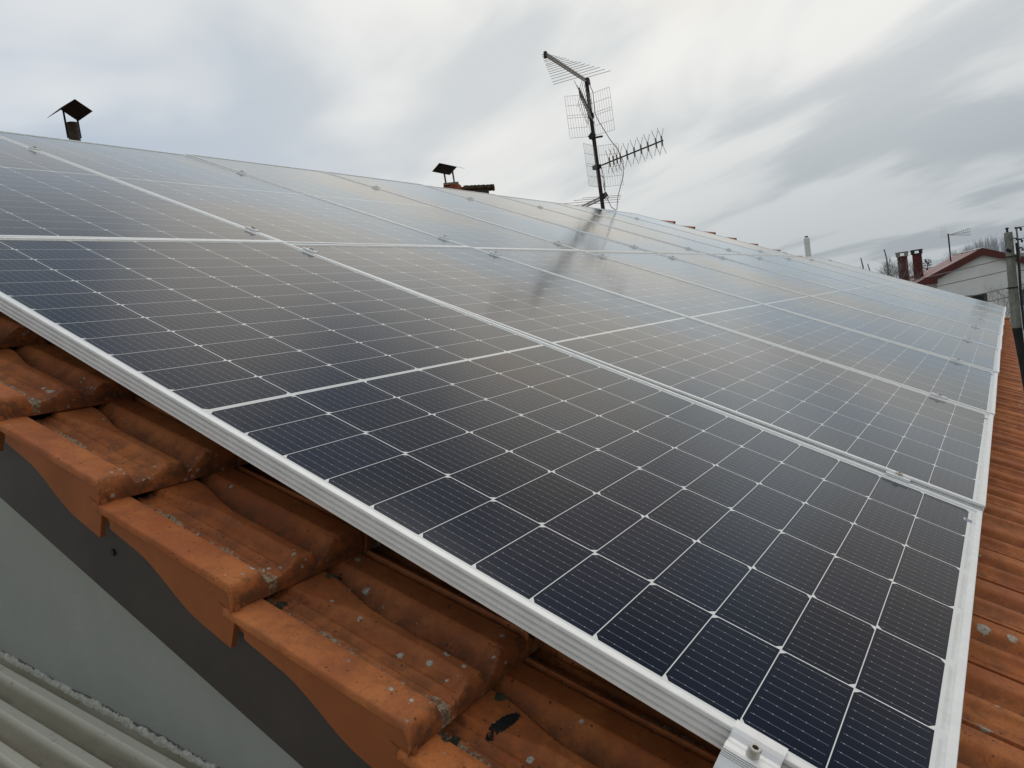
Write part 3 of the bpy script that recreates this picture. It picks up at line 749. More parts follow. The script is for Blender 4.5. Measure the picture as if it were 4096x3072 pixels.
# gable wall (world frame): polygon under the board
gw = MB(); yl, yr = -.55, rw.y + 4.0
a0 = RP(0, -.35, -.25); a1 = RP(0, YR, -.25)
pts = [(a0.y, GZ), (rw.y + 4.2, GZ), (rw.y + 4.2, rw.z - 2.1), (a1.y, a1.z), (a0.y, a0.z)]
for xx in (-.080, .12): gw.v += [(xx, p[0], p[1]) for p in pts]
gw.f += [(0, 4, 3, 2, 1), (5, 6, 7, 8, 9)] + [(i, (i + 1) % 5, 5 + (i + 1) % 5, 5 + i) for i in range(5)]
gw.build('gable_wall', M_WALL, house)
ew = MB(); ew.box(.12, 9.5, a0.y + .40, a0.y + .58, GZ, a0.z + .02); ew.build('eave_wall', M_WALL, house)
fw = MB(); ptf = [(a0.y + .38, GZ)] + pts[1:4] + [(a0.y + .38, a0.z + .12)]; fw.v = [(9.3 + d_, p[0], p[1]) for d_ in (0, .2) for p in ptf]
fw.f += [(0, 4, 3, 2, 1), (5, 6, 7, 8, 9)] + [(i, (i + 1) % 5, 5 + (i + 1) % 5, 5 + i) for i in range(5)]
fwo = fw.build('far_gable_wall', M_WALL, house); fwo.location.z = -.15
# black tar / moss lumps on the near tiles
# ------------------------------------------------------------------ moss and burnt patch on the tiles
def lump(name, cx, cy, sx, sy, hgt, ang, mat, label, cat, n=220, zoff=0.0):
    m = MB(); 
    for i in range(n):
        a = random.uniform(0, 2 * math.pi); rr = math.sqrt(random.random())
        u_ = rr * math.cos(a) * sx; v_ = rr * math.sin(a) * sy
        x = cx + u_ * math.cos(ang) - v_ * math.sin(ang); y = cy + u_ * math.sin(ang) + v_ * math.cos(ang)
        r_i = max(0, int((y - Y0) // EX)); v = (y - Y0) - r_i * EX; lx = (x - X0) % TW
        z = float(zt(x, y)) + float(tile_h(np.array(lx), np.array(v), x < X0 + TW)) + .036 * (1 - v / EX) + zoff
        r = random.uniform(.0012, .0030) * (1.2 - rr * .6)
        c0 = Vector((x, y, z + r * .2))
        o_ = [c0 + Vector((r * math.cos(t), r * math.sin(t), 0)) for t in (0, 1.26, 2.51, 3.77, 5.03)]
        m.add([RP(*q) for q in o_] + [RP(*(c0 + Vector((0, 0, r * random.uniform(.5, hgt)))))], [(i_, (i_ + 1) % 5, 5) for i_ in range(5)])
    o = m.build(name, mat); tag(o, label, cat); return o
M_MOSS = simple('black_moss', (0.014, 0.013, 0.012), 0.95, 0, 0.4, 90, 0.5, 0.001)
M_MOSSG = simple('dark_green_moss', (0.05, 0.048, 0.028), 0.95, 0, 0.4, 90, 0.5, 0.001)
lump('moss_clump', -.010, .424, .027, .0075, 2.2, R_(-8), M_MOSS, 'elongated black moss lump on the tile in the lower middle of the picture', 'moss', 430)
lump('moss_crumbs', -.062, .757, .016, .007, 1.3, 0, M_MOSSG, 'dark moss crumbs under the nose of the tile overlap left of centre, beside the verge', 'moss', 170)
lump('moss_crumbs', -.068, .456, .016, .007, 1.3, 0, M_MOSSG, 'dark moss crumbs under the tile nose nearest the bottom edge, beside the verge', 'moss', 190)
lump('moss_crumbs', .030, .453, .014, .007, 1.3, 0, M_MOSSG, 'dark moss crumbs in the tile overlap just above the black moss lump', 'moss', 150)
lump('moss_crumbs', .036, .754, .016, .007, 1.3, 0, M_MOSSG, 'dark moss crumbs in the tile overlap close to the panel frame', 'moss', 150)

# ------------------------------------------------------------------ adjacent corrugated roof
def sheet_mat():
    m, nt, b = new_mat('weathered_beige_sheet'); co = texco(nt)
    x, y, z = xyz(nt, co)
    n = noise(nt, co, 6.0, 5.0, 0.6); n2 = noise(nt, scalevec(nt, co, (40, 3, 10)), 1.0, 5.0, 0.6); n3 = noise(nt, co, 70.0, 5.0, 0.7)
    at = nt.nodes.new('ShaderNodeAttribute'); at.attribute_name = 'rib'; rv = V(nt, at.outputs['Fac'])
    c = mixc(nt, n.smooth(0.3, 0.7), (0.30, 0.275, 0.20), (0.39, 0.36, 0.275))
    c = mixc(nt, rv, c, (0.60, 0.585, 0.485))
    c = mixc(nt, n2.smooth(0.48, 0.72) * (1.0 - rv) * 0.6, c, (0.15, 0.115, 0.080))
    c = mixc(nt, n3.smooth(0.60, 0.72) * 0.6, c, (0.09, 0.08, 0.055))
    setc(nt, b, 'Base Color', c); b.inputs['Roughness'].default_value = 0.8; b.inputs['Specular IOR Level'].default_value = 0.25
    bump(nt, b, n3, 0.3, 0.002); return m
M_SHEETB = sheet_mat()
leanto = empty('lean_to_roof', (0, 0, 0)); tag(leanto, 'lower beige ribbed sheet roof meeting the grey gable wall, bottom left', 'roof')
def zl(y): return -.218 + .1511 * y
xsr = []; hsr = []
xsr.append(-.0785); hsr.append(0.0)
for k_ in range(34):
    c0 = -.1175 - .0555 * k_
    for dx_, hh_ in ((.0150, 0), (.0138, .0008), (.0082, .0118), (.0066, .0130), (-.0066, .0130), (-.0082, .0118), (-.0138, .0008), (-.0150, 0)):
        xsr.append(c0 + dx_); hsr.append(hh_)
ysr = np.linspace(-2.5, 3.6, 62)
sm = MB(); ribv = []
for yy in ysr:
    for xx, hh_ in zip(xsr, hsr):
        sm.v.append((xx, yy, zl(yy) + hh_)); ribv.append(min(1, hh_ / .012))
nx_ = len(xsr)
for j in range(len(ysr) - 1):
    for i in range(nx_ - 1): a = j * nx_ + i; sm.f.append((a, a + nx_, a + nx_ + 1, a + 1))
so = sm.build('ribbed_sheet', M_SHEETB, leanto)
at = so.data.attributes.new('rib', 'FLOAT', 'POINT'); at.data.foreach_set('value', np.array(ribv, dtype=np.float32))
lw = MB(); lw.box(-1.98, -.09, -2.4, 3.5, GZ, -.80); lw.build('lean_to_wall', M_WALL, leanto)
# crumbly mortar bead in the joint
def mortar_mat():
    m, nt, b = new_mat('crumbling_mortar'); co = texco(nt)
    n = noise(nt, co, 90.0, 5.0, 0.7); n2 = noise(nt, co, 22.0, 4.0, 0.6)
    at = nt.nodes.new('ShaderNodeAttribute'); at.attribute_name = 'rib'; rv = V(nt, at.outputs['Fac'])
    c = mixc(nt, n.smooth(0.35, 0.65), (0.42, 0.41, 0.34), (0.62, 0.61, 0.53))
    dk_ = ((rv + (n - 0.5) * 0.9).smooth(0.72, 0.86) * n2.smooth(0.42, 0.50))
    c = mixc(nt, dk_ * 0.85, c, (0.06, 0.05, 0.042))
    setc(nt, b, 'Base Color', c); b.inputs['Roughness'].default_value = 0.95; bump(nt, b, n, 0.8, 0.004); return m
M_MORT = mortar_mat()
mm = MB(); rb_ = []
ym = np.linspace(-.4, 2.6, 700); nj = 9
r1 = np.convolve(rng.normal(0, 1, 760), np.hanning(9) / 4, 'same')[:700]; r2 = np.convolve(rng.normal(0, 1, 760), np.hanning(41) / 14, 'same')[:700]
for i, yy in enumerate(ym):
    reach = .0095 + .0024 * r2[i] + .0016 * r1[i]; hgt_ = .007 + .0036 * r2[i] + .0026 * r1[(i + 37) % 700]
    for j in range(nj):
        t = j / (nj - 1); a = t * math.pi / 2
        jit = rng.normal(0, .0008)
        xx = -.0795 - reach * math.cos(a) ** .9 + jit * (j > 0 and j < nj - 1); zz = zl(yy) - .002 + (hgt_ + .004) * math.sin(a) ** 1.1 + jit
        if j == nj - 1: xx = -.0795
        mm.v.append((xx, yy, zz)); rb_.append(t)
for i in range(len(ym) - 1):
    for j in range(nj - 1): a = i * nj + j; mm.f.append((a, a + 1, a + nj + 1, a + nj))
mo = mm.build('mortar_joint', M_MORT, leanto)
at = mo.data.attributes.new('rib', 'FLOAT', 'POINT'); at.data.foreach_set('value', np.array(rb_, dtype=np.float32))

# ------------------------------------------------------------------ chimneys behind the ridge
def sheet_quad(mb, a, b, c, d, th=.003):
    a, b, c, d = map(Vector, (a, b, c, d)); n = (b - a).cross(d - a).normalized() * th / 2
    vs = [p + n for p in (a, b, c, d)] + [p - n for p in (a, b, c, d)]
    mb.add(vs, [(0, 1, 2, 3), (7, 6, 5, 4), (0, 4, 5, 1), (1, 5, 6, 2), (2, 6, 7, 3), (3, 7, 4, 0)])
ch = empty('chimney_pipe', (2.988, 6.452, .62)); tag(ch, 'sooty round chimney pipe with folded dark sheet cowl on two legs, leftmost on the ridge', 'chimney')
def child(mb, name, mat, par, **kw):
    off = Vector(par.location); mb.v = [tuple(Vector(v) - off) for v in mb.v]; return mb.build(name, mat, par, **kw)
m = MB(); n = 24
m.tube([(2.988, 6.452, .62), (2.988, 6.452, 2.727)], .0445, n); child(m, 'pipe', M_PIPE, ch, smooth=False)
m = MB(); D = Vector((2.933, 6.485, 2.839)); A_ = Vector((2.901, 6.189, 2.839)); dC = Vector((.125, -.013, -.082)); dE = Vector((-.117, .013, -.082))
sheet_quad(m, D, A_, A_ + dC, D + dC); sheet_quad(m, A_, D, D + dE, A_ + dE); child(m, 'cowl', M_SHEET, ch)
for (px_, py_, zt_) in ((2.944, 6.470, 2.835), (3.030, 6.432, 2.768)):
    m = MB(); m.bar((px_, py_, 2.60), (px_, py_, zt_), .008, .014); child(m, 'leg', M_SHEET, ch)

ck = empty('capped_flue', (7.79, 6.09, .65)); tag(ck, 'chimney with pale slab and tilted black cowl on two legs, left of the mossy one', 'chimney')
m = MB(); m.box(7.72, 7.87, 6.0, 6.19, .65, 2.47); child(m, 'shaft', M_BRICKR, ck)
m = MB(); m.bar((7.73, 6.175, 2.497), (7.855, 6.015, 2.491), .17, .030); child(m, 'slab', M_CONC, ck, bevel=.004)
m = MB(); D = Vector((7.86, 6.005, 2.716)); A_ = Vector((7.43, 5.967, 2.716)); dC = Vector((-.014, .128, -.082)); dE = Vector((.012, -.115, -.047))
sheet_quad(m, D, A_, A_ + dC, D + dC); sheet_quad(m, A_, D, D + dE, A_ + dE); child(m, 'cowl', M_SHEET, ck)
m = MB(); m.bar((7.760, 6.153, 2.50), (7.757, 6.153, 2.665), .020, .012); child(m, 'leg', M_BLACK, ck)
m = MB(); m.bar((7.827, 6.060, 2.50), (7.822, 6.060, 2.69), .020, .012); child(m, 'leg', M_CONC, ck)
m = MB(); m.tube([(7.80, 6.04, 2.35), (7.80, 6.04, 2.455), (7.80, 6.04, 2.485)], [.10, .085, .06], 20); m.tube([(7.93, 5.93, 2.25), (7.93, 5.93, 2.42)], [.10, .085], 20)
m.bar((7.78, 6.08, 2.40), (7.94, 5.90, 2.38), .12, .09)
child(m, 'clay_collar', M_BRICKR, ck, smooth=False, bevel=.008)
cm_ = empty('mossy_chimney', (8.01, 5.79, .6)); tag(cm_, 'low chimney with thick mossy capping slab and narrower dark brick shaft', 'chimney')
m = MB(); m.bar((7.945, 5.885, .65), (7.945, 5.885, 2.40), .1, .1)
m = MB(); m.bar((7.955, 5.885, 1.5), (7.955, 5.885, 2.405), .02, .02); m.v = []; m.f = []
m.bar((7.95, 5.89, 2.30), (8.075, 5.70, 2.27), .20, .19); m.bar((8.01, 5.79, .6), (8.01, 5.79, 2.2), .2, .2); child(m, 'shaft', M_PIPE, cm_)
m = MB(); nn_ = 26
a_ = Vector((7.90, 5.965, 2.415)); b_ = Vector((8.125, 5.622, 2.378)); dd = (b_ - a_); sd2 = dd.cross(Vector((0, 0, 1))).normalized()
for i in range(nn_ + 1):
    t = i / nn_; p = a_ + dd * t
    for (s_, h_) in ((-.13, -.022), (-.135, .018), (-.06, .030), (.06, .031), (.135, .018), (.13, -.024)):
        m.v.append(tuple(p + sd2 * s_ + Vector((rng.normal(0, .003), rng.normal(0, .003), h_ + rng.normal(0, .0035)))))
for i in range(nn_):
    for j in range(6): a = i * 6 + j; b2 = i * 6 + (j + 1) % 6; m.f.append((a, b2, b2 + 6, a + 6))
m.f.append((0, 1, 2, 3, 4, 5)); m.f.append(tuple(nn_ * 6 + k_ for k_ in range(6))[::-1])
child(m, 'mossy_slab', M_MOSSC, cm_)

# ------------------------------------------------------------------ aerial mast
MXY = Vector((7.995, 4.010, 0))
ms = empty('aerial_mast', (7.995, 4.010, 1.55)); tag(ms, 'tall rusty steel mast carrying four television antennas above the ridge', 'antenna mast')
m = MB(); m.tube([(7.995, 4.01, 1.55), (7.995, 4.01, 3.335)], .024, 12); child(m, 'mast_pole', M_RUST, ms)
# log periodic on top
tip = Vector((6.737, 3.843, 3.312)); mt = Vector((8.02, 4.015, 3.322)); bd_ = (tip - mt).normalized(); sp_ = Vector((-bd_.y, bd_.x, 0)).normalized()
m = MB(); m.bar(mt, tip, .016, .016); m.bar(mt - Vector((0, 0, .030)), tip - Vector((0, 0, .030)), .016, .016); lp = child(m, 'log_periodic_boom', M_ANT, ms)
def sub(mb, name, mat, par, gp, **kw):
    off = Vector(gp.location); mb.v = [tuple(Vector(v) - off) for v in mb.v]; return mb.build(name, mat, par, **kw)
m = MB(); m.bar(tip + bd_ * .01 + Vector((0, 0, .01)), tip + bd_ * .03 + Vector((0, 0, -.055)), .03, .03); m.bar(mt - bd_ * .005 + Vector((0, 0, .02)), mt + Vector((.02, 0, -.06)), .05, .05); sub(m, 'end_cap', M_BLACK, lp, ms)
m = MB(); tt = .02; L_ = .055; i = 0
while tt < 1.2:
    p = tip - bd_ * tt; half = .05 + tt * .285; z_ = -.030 * (i % 2)
    s_ = 1 if i % 2 else -1
    tiltv = bd_ * random.uniform(-.03, .03)
    m.tube([p + Vector((0, 0, z_)), p + (sp_ + tiltv) * half * s_ + Vector((0, 0, z_ + random.uniform(-.006, .006)))], .0032, 5)
    m.tube([p + Vector((0, 0, -.030 - z_)), p - (sp_ - tiltv) * half * s_ + Vector((0, 0, -.030 - z_))], .0032, 5)
    tt += .040 + tt * .075; i += 1
sub(m, 'element_rods', M_ANT, lp, ms)
def grid_plate(mb, o, du, dv, nu, nv, r=.0016):
    for i in range(nu + 1): mb.tube([o + du * (i / nu), o + du * (i / nu) + dv], r if 0 < i < nu else r * 1.5, 4)
    for j in range(nv + 1): mb.tube([o + dv * (j / nv), o + dv * (j / nv) + du], r if 0 < j < nv else r * 1.5, 4)
def corner_antenna(z, bdir, length, ts, gw_, gh, fwd, rodmat):
    p0 = Vector((7.995, 4.010, z)); bdir = bdir.normalized(); s = Vector((-bdir.y, bdir.x, 0)).normalized()
    m = MB(); m.bar(p0, p0 + bdir * length, .014, .014); m.bar(p0 - bdir * .06, p0 + bdir * .03, .07, .05)
    boom = child(m, 'antenna_boom', M_BLACK, ms)
    for t in ts:
        c = p0 + bdir * (length * t)
        m = MB(); m.bar(c - Vector((0, 0, .052)), c + Vector((0, 0, .052)), .016, .014); dr = sub(m, 'director', M_BLACK, boom, ms)
        m = MB(); m.tube([c - Vector((0, 0, .05)), c + Vector((0, 0, .05))], .0085, 6)
        for sz in (1, -1):
            for ss in (1, -1):
                pts_ = [c + Vector((0, 0, sz * .048)) + s * (ss * .004), c + Vector((0, 0, sz * .070)) + s * (ss * .016), c + Vector((0, 0, sz * .105)) + s * (ss * .034), c + Vector((0, 0, sz * .138)) + s * (ss * .042)]
                m.tube(pts_, .0030, 5)
        sub(m, 'curved_rods', rodmat, dr, ms)
    for ss in (1, -1):
        m = MB(); o_ = p0 + bdir * .02 + s * (ss * .035) - Vector((0, 0, gh / 2)); du = (s * ss * gw_ + bdir * fwd)
        for i in range(9): mb_r = m.tube([o_ + du * (i / 8), o_ + du * (i / 8) + Vector((0, 0, gh))], .0022 if i in (0, 8) else .0015, 4)
        for f_ in (0, .235, .475, .535, .77, 1.0): m.tube([o_ + Vector((0, 0, gh * f_)), o_ + du + Vector((0, 0, gh * f_))], .0020, 4)
        child(m, 'reflector_grid', M_ANT, ms)
corner_antenna(2.888, Vector((-1.12, -.42, 0)), 1.08, [.10, .17, .24, .33, .43, .54, .65, .76, .87, .97], .235, .50, .12, M_ANT)
corner_antenna(2.269, Vector((-.475, -1.031, 0)), 1.15, [.20, .265, .32, .375, .48, .59, .69, .79, .905, .985], .235, .50, .10, M_ANTY)
# low antenna behind the mast
a_ = Vector((8.0, 3.96, 1.915)); b_ = Vector((8.38, 4.52, 1.90)); m = MB(); m.bar(a_, b_, .018, .018); m.bar(a_ - Vector((0, 0, .03)), b_ - Vector((0, 0, .03)), .018, .018)
bm_ = child(m, 'low_antenna_boom', M_ANT, ms); m = MB(); dd = (b_ - a_).normalized(); sp2 = Vector((-dd.y, dd.x, 0))
for t, hl in ((.12, .28), (.28, .34), (.5, .42), (.75, .5)):
    p = a_ + (b_ - a_) * t; m.tube([p - sp2 * hl, p + sp2 * hl], .0032, 5)
sub(m, 'element_rods', M_ANT, bm_, ms)
m = MB(); m.bar((7.995, 4.01, 1.90), (8.02, 3.94, 1.93), .05, .05); child(m, 'bracket', M_BLACK, ms)
m = MB(); m.bar((7.97, 4.06, 2.62), (8.02, 3.90, 2.615), .02, .02); m.bar((7.96, 4.04, 2.62), (7.99, 4.0, 2.67), .05, .07)
child(m, 'bracket', M_BLACK, ms)
def sag(a, b, d, n=14):
    a = Vector(a); b = Vector(b); return [a.lerp(b, i / n) - Vector((0, 0, d * 4 * (i / n) * (1 - i / n))) for i in range(n + 1)]
m = MB(); m.tube([(8.0, 3.99, 3.30), (8.0, 3.945, 3.15), (8.0, 3.955, 2.9), (8.0, 3.92, 2.80), (7.99, 3.80, 2.55), (7.96, 3.70, 2.40), (7.93, 3.64, 2.25), (7.93, 3.66, 2.08), (7.92, 3.76, 1.85), (7.93, 3.80, 1.70)], .0048, 6)
m.tube([(8.0, 3.96, 2.25), (7.98, 3.94, 2.1), (7.97, 3.95, 2.0), (7.97, 3.93, 1.88), (7.96, 3.88, 1.75), (7.95, 3.82, 1.70)], .0048, 6)
m.tube([(7.97, 3.98, 2.16), (7.96, 3.93, 2.12), (7.96, 3.93, 2.0), (7.96, 3.95, 1.86), (7.96, 3.92, 1.84), (7.96, 3.90, 1.88)], .0045, 6)
child(m, 'coaxial_cable', M_CABLE, ms)

# ------------------------------------------------------------------ white flue beyond the far gable
fl = empty('white_flue', (18.93, 3.935, .3)); tag(fl, 'white round metal flue with grey cap, alone on the skyline', 'flue')
m = MB(); m.tube([(18.93, 3.935, .3), (18.93, 3.935, 1.45)], .066, 20); m.tube([(18.93, 3.935, 1.45), (18.93, 3.935, 1.475)], .070, 20); m.tube([(18.93, 3.935, 1.475), (18.93, 3.935, 1.575), (18.93, 3.935, 1.595)], [.069, .069, .055], 20); child(m, 'pipe', M_WHITEP, fl, smooth=False)
m = MB(); m.tube([(18.93, 3.935, 1.595), (18.93, 3.935, 1.635)], .040, 16); child(m, 'cap', M_CABLE, fl)
nb = empty('flue_house', (21, 7.2, GZ)); tag(nb, 'low house behind the roof, hidden below the white flue', 'house')
m = MB(); m.box(17.5, 25, 2.2, 12, GZ, -.6); child(m, 'wall', M_HWALL, nb)
m = MB(); m.add([(17.2, 1.9, -.6), (25.3, 1.9, -.6), (25.3, 12.3, -.6), (17.2, 12.3, -.6), (18.6, 7, .35), (23.9, 7, .35)], [(0, 1, 5, 4), (1, 2, 5), (2, 3, 4, 5), (3, 0, 4)]); child(m, 'roof', M_SLATE, nb)

# ------------------------------------------------------------------ neighbouring white house
S = 2.5; OX, OY, OZ = -0.68869, -0.08241, 0.50045
AP = Vector((OX + 23.993 * S, OY + .5634 * S, OZ + (.76648 - OZ) * S))
ridx = Vector((math.cos(R_(8)), math.sin(R_(8)), 0)); lat = Vector((math.cos(R_(98)), math.sin(R_(98)), 0))
nh = empty('white_house', (AP.x, AP.y, GZ)); tag(nh, 'white rendered house with dark red gable fascia behind the utility pole', 'house')
def H(l, z, d=0.0): # lateral (left positive), height relative to cam scaled, depth
    return AP + ridx * d + lat * (l * S) + Vector((0, 0, (z - .7665) * S))
m = MB(); D_ = 16.0
prof = [(1.12, .10), (0, .60), (-1.75, -.12), (-1.75, -3.1), (1.12, -3.1)]
# walls
vs = [H(l, z, .25) for l, z in prof] + [H(l, z, D_) for l, z in prof]
m.add(vs, [(0, 1, 2, 3, 4), (9, 8, 7, 6, 5)] + [(i, i + 5, (i + 1) % 5 + 5, (i + 1) % 5) for i in range(5)])
child(m, 'wall', M_HWALL, nh)
def slab(mb, l0, z0, l1, z1, th, d0, d1):
    vs = [H(l0, z0, d0), H(l1, z1, d0), H(l1, z1 - th, d0), H(l0, z0 - th, d0)] + [H(l0, z0, d1), H(l1, z1, d1), H(l1, z1 - th, d1), H(l0, z0 - th, d1)]
    mb.add(vs, [(3, 2, 1, 0), (4, 5, 6, 7), (0, 1, 5, 4), (1, 2, 6, 5), (2, 3, 7, 6), (3, 0, 4, 7)])
m = MB(); slab(m, 0, .7665, 1.60, .085, .06, 0.02, D_ + .4); slab(m, 0, .7665, -2.1, -.13, .06, 0.02, D_ + .4); child(m, 'roof', M_HROOF, nh)
m = MB(); slab(m, 0, .785, 1.62, .095, .185, -.10, .02); slab(m, 0, .785, -2.12, -.12, .185, -.10, .02)
slab(m, 1.62, .10, 1.10, .10, .09, -.06, .3)
child(m, 'fascia', M_FASC, nh)
m = MB()
for lt in (.36, .62, .98): 
    pass
for dd_ in (2.2, 4.6, 8.0, 12.0): m.bar(H(.02, .775, dd_), H(1.59, .092, dd_), .16, .05)
m.bar(H(0, .785, .1), H(0, .785, D_), .28, .08)
child(m, 'pale_batten', M_WHITEP, nh)
m = MB(); 
for l0, l1, z0, z1 in ((.90, -.02, -.43, -.80), (-.80, -1.3, -.44, -.85)):
    vs = [H(l0, z0, .20), H(l1, z0, .20), H(l1, z1, .20), H(l0, z1, .20), H(l0, z0, .3), H(l1, z0, .3), H(l1, z1, .3), H(l0, z1, .3)]
    wf = MB(); wf.add(vs, [(0, 3, 2, 1), (4, 5, 6, 7), (0, 1, 5, 4), (1, 2, 6, 5), (2, 3, 7, 6), (3, 0, 4, 7)]); wo = child(wf, 'window', M_FRAMED, nh)
    q = .045; gl = MB(); vs = [H(l0 - q, z0 - q, .18), H(l1 + q, z0 - q, .18), H(l1 + q, z1 + q, .18), H(l0 - q, z1 + q, .18)]
    gl.add(vs, [(0, 3, 2, 1)]); sub(gl, 'pane', M_GLASSD, wo, nh)
# chimneys on its left slope
def scl(x, y, z, s_=None):
    s_ = s_ or S; return Vector((OX + (x - OX) * s_, OY + (y - OY) * s_, OZ + (z - OZ) * s_))
for (x, y0, y1, zb, ztp, matc, lb) in ((24.68, 2.41, 2.655, -.3, .905, M_CONC, 'pale capped'), (25.71, 2.115, 2.355, -.2, .93, M_BLACK, 'dark capped')):
    m = MB(); a0_ = scl(x, y0, zb); a1_ = scl(x, y1, ztp); m.box(a0_.x, a0_.x + .62, a0_.y, a1_.y, a0_.z, a1_.z)
    ch_ = child(m, 'chimney', M_CHIMR, nh); ch_['label'] = 'dark red chimney, ' + lb
    m = MB(); w_ = a1_.y - a0_.y; x0_, y0_, z0_ = a0_.x - .06, a0_.y - .07, a1_.z
    m.box(x0_, x0_ + .74, y0_, a1_.y + .07, z0_ - .04, z0_ + .03)
    m.box(x0_, x0_ + .74, y0_, y0_ + .20, z0_ + .03, z0_ + .22); m.box(x0_, x0_ + .74, a1_.y - .13, a1_.y + .07, z0_ + .03, z0_ + .22)
    m.box(x0_ - .02, x0_ + .76, y0_ - .03, a1_.y + .10, z0_ + .22, z0_ + .31)
    sub(m, 'chimney_cap', matc, ch_, nh)
# its small antenna
ha = empty('roof_antenna', tuple(scl(27.27, 1.44, .72, 2.3))); tag(ha, 'small television antenna on a thin pole on the red roof ridge', 'antenna')
tp = scl(27.27, 1.44, 1.43, 2.3); bt = scl(27.27, 1.44, .72, 2.3)
m = MB(); m.tube([bt - Vector((0, 0, .4)), tp], .05, 8); child(m, 'pole', M_RUST, ha)
m = MB(); e1 = tp + Vector((-.1, -1.35, .12)); e2 = tp + Vector((-.1, -1.35, -.36))
c_ = tp + Vector((0, -.05, -.12))
for e_ in (e1, tp + Vector((-.1, -1.35, -.12)), e2): m.bar(c_, e_, .035, .035)
for t in np.linspace(.2, 1, 9): m.bar(c_.lerp(e1, t), c_.lerp(e2, t), .02, .02)
child(m, 'boom', M_ANT, ha)
m = MB(); grid_plate(m, tp + Vector((.1, .12, -.25)), Vector((0, .35, 0)), Vector((0, 0, .75)), 3, 5, .004); child(m, 'reflector_grid', M_ANT, ha)
# second house further right, only its dark roof and red fascia show
n2_ = empty('grey_roof_house', (AP.x + 10, AP.y - 10, GZ)); tag(n2_, 'house with dark grey roof at the right picture edge, behind the pole', 'house')
m = MB(); b0 = H(-.72, .50, 22); b1 = H(-4.5, .52, 22); b2_ = H(-4.5, -.1, 12); b3 = H(-.55, -.1, 12); m.add([b0, b1, b2_, b3, b0 - Vector((0, 0, .2)), b1 - Vector((0, 0, .2)), b2_ - Vector((0, 0, .2)), b3 - Vector((0, 0, .2))], [(0, 3, 2, 1), (4, 5, 6, 7), (0, 1, 5, 4), (2, 3, 7, 6)]); child(m, 'roof', M_SLATE, n2_)
m = MB(); w0, w1 = H(-.6, -.12, 12.5), H(-4.3, -.12, 21.5); m.box(min(w0.x, w1.x), max(w0.x, w1.x), min(w0.y, w1.y), max(w0.y, w1.y), GZ, w0.z); child(m, 'wall', M_HWALL, n2_)

# ------------------------------------------------------------------ utility pole and cables
SP = 2.2
pt = scl(17.31, -.11, .94, SP); pb_ = scl(17.31, -.11, -.94, SP)
up_ = empty('utility_pole', (pt.x, pt.y, GZ)); tag(up_, 'grey cast concrete utility pole with dark foot and side brackets at the right edge', 'utility pole')
m = MB(); ztop, zmid = pt.z, pb_.z
m.tube([(pt.x, pt.y, zmid), (pt.x, pt.y, ztop)], [.205, .165], 4); child(m, 'upper_shaft', M_POLE, up_, bevel=.02)
m = MB(); m.tube([(pt.x, pt.y, GZ), (pt.x, pt.y, zmid)], [.30, .20], 4); child(m, 'dark_foot', M_POLED, up_)
m = MB(); m.tube([(pt.x - .02, pt.y + .03, ztop), (pt.x - .02, pt.y + .03, ztop + .13)], [.05, .04], 8); m.tube([(pt.x - .02, pt.y + .03, ztop + .13), (pt.x - .02, pt.y + .03, ztop + .2)], [.07, .06], 8); child(m, 'top_insulator', M_BLACK, up_)
m = MB(); m.tube([(pt.x - .1, pt.y - .30, ztop + .12), (pt.x - .1, pt.y - .34, ztop - 1.2)], .035, 6)
m.tube([(pt.x - .1, pt.y - .1, ztop - 1.15), (pt.x - .1, pt.y - .34, ztop - 1.15)], .03, 6); m.tube([(pt.x - .1, pt.y - .1, ztop - .3), (pt.x - .1, pt.y - .32, ztop - .3)], .03, 6)
child(m, 'bracket_rod', M_CABLE, up_)
for dz_, ex_ in ((.13, .55), (-.36, .5), (-.72, .45)):
    m = MB(); m.tube([(pt.x - .1, pt.y - .24, ztop + dz_), (pt.x - .1, pt.y - .24 - ex_ * .45, ztop + dz_ - .02)], .045, 6); m.tube([(pt.x - .1, pt.y - .42, ztop + dz_ - .09), (pt.x - .1, pt.y - .50, ztop + dz_ - .11)], .055, 8)
    child(m, 'insulator', M_BLACK, up_)
m = MB(); m.bar((pt.x - .22, pt.y + .24, ztop - 2.38), (pt.x - .22, pt.y - .18, ztop - 2.38), .06, .07); m.bar((pt.x - .22, pt.y + .20, ztop - 1.05), (pt.x - .22, pt.y - .28, ztop - 1.05), .05, .06)
m.bar((pt.x - .22, pt.y + .12, ztop - .72), (pt.x - .22, pt.y - .05, ztop - .85), .08, .14)
child(m, 'clamp_band', M_BLACK, up_)
m = MB(); m.tube([(pt.x - .16, pt.y - .26, ztop - .5), (pt.x - .16, pt.y - .28, ztop - 1.6), (pt.x - .16, pt.y - .25, ztop - 2.6), (pt.x - .16, pt.y - .27, ztop - 4.2), (pt.x - .2, pt.y - .52, ztop - 5.0), (pt.x - .3, pt.y - 1.0, GZ)], .05, 6); child(m, 'down_cable', M_CABLEB, up_)
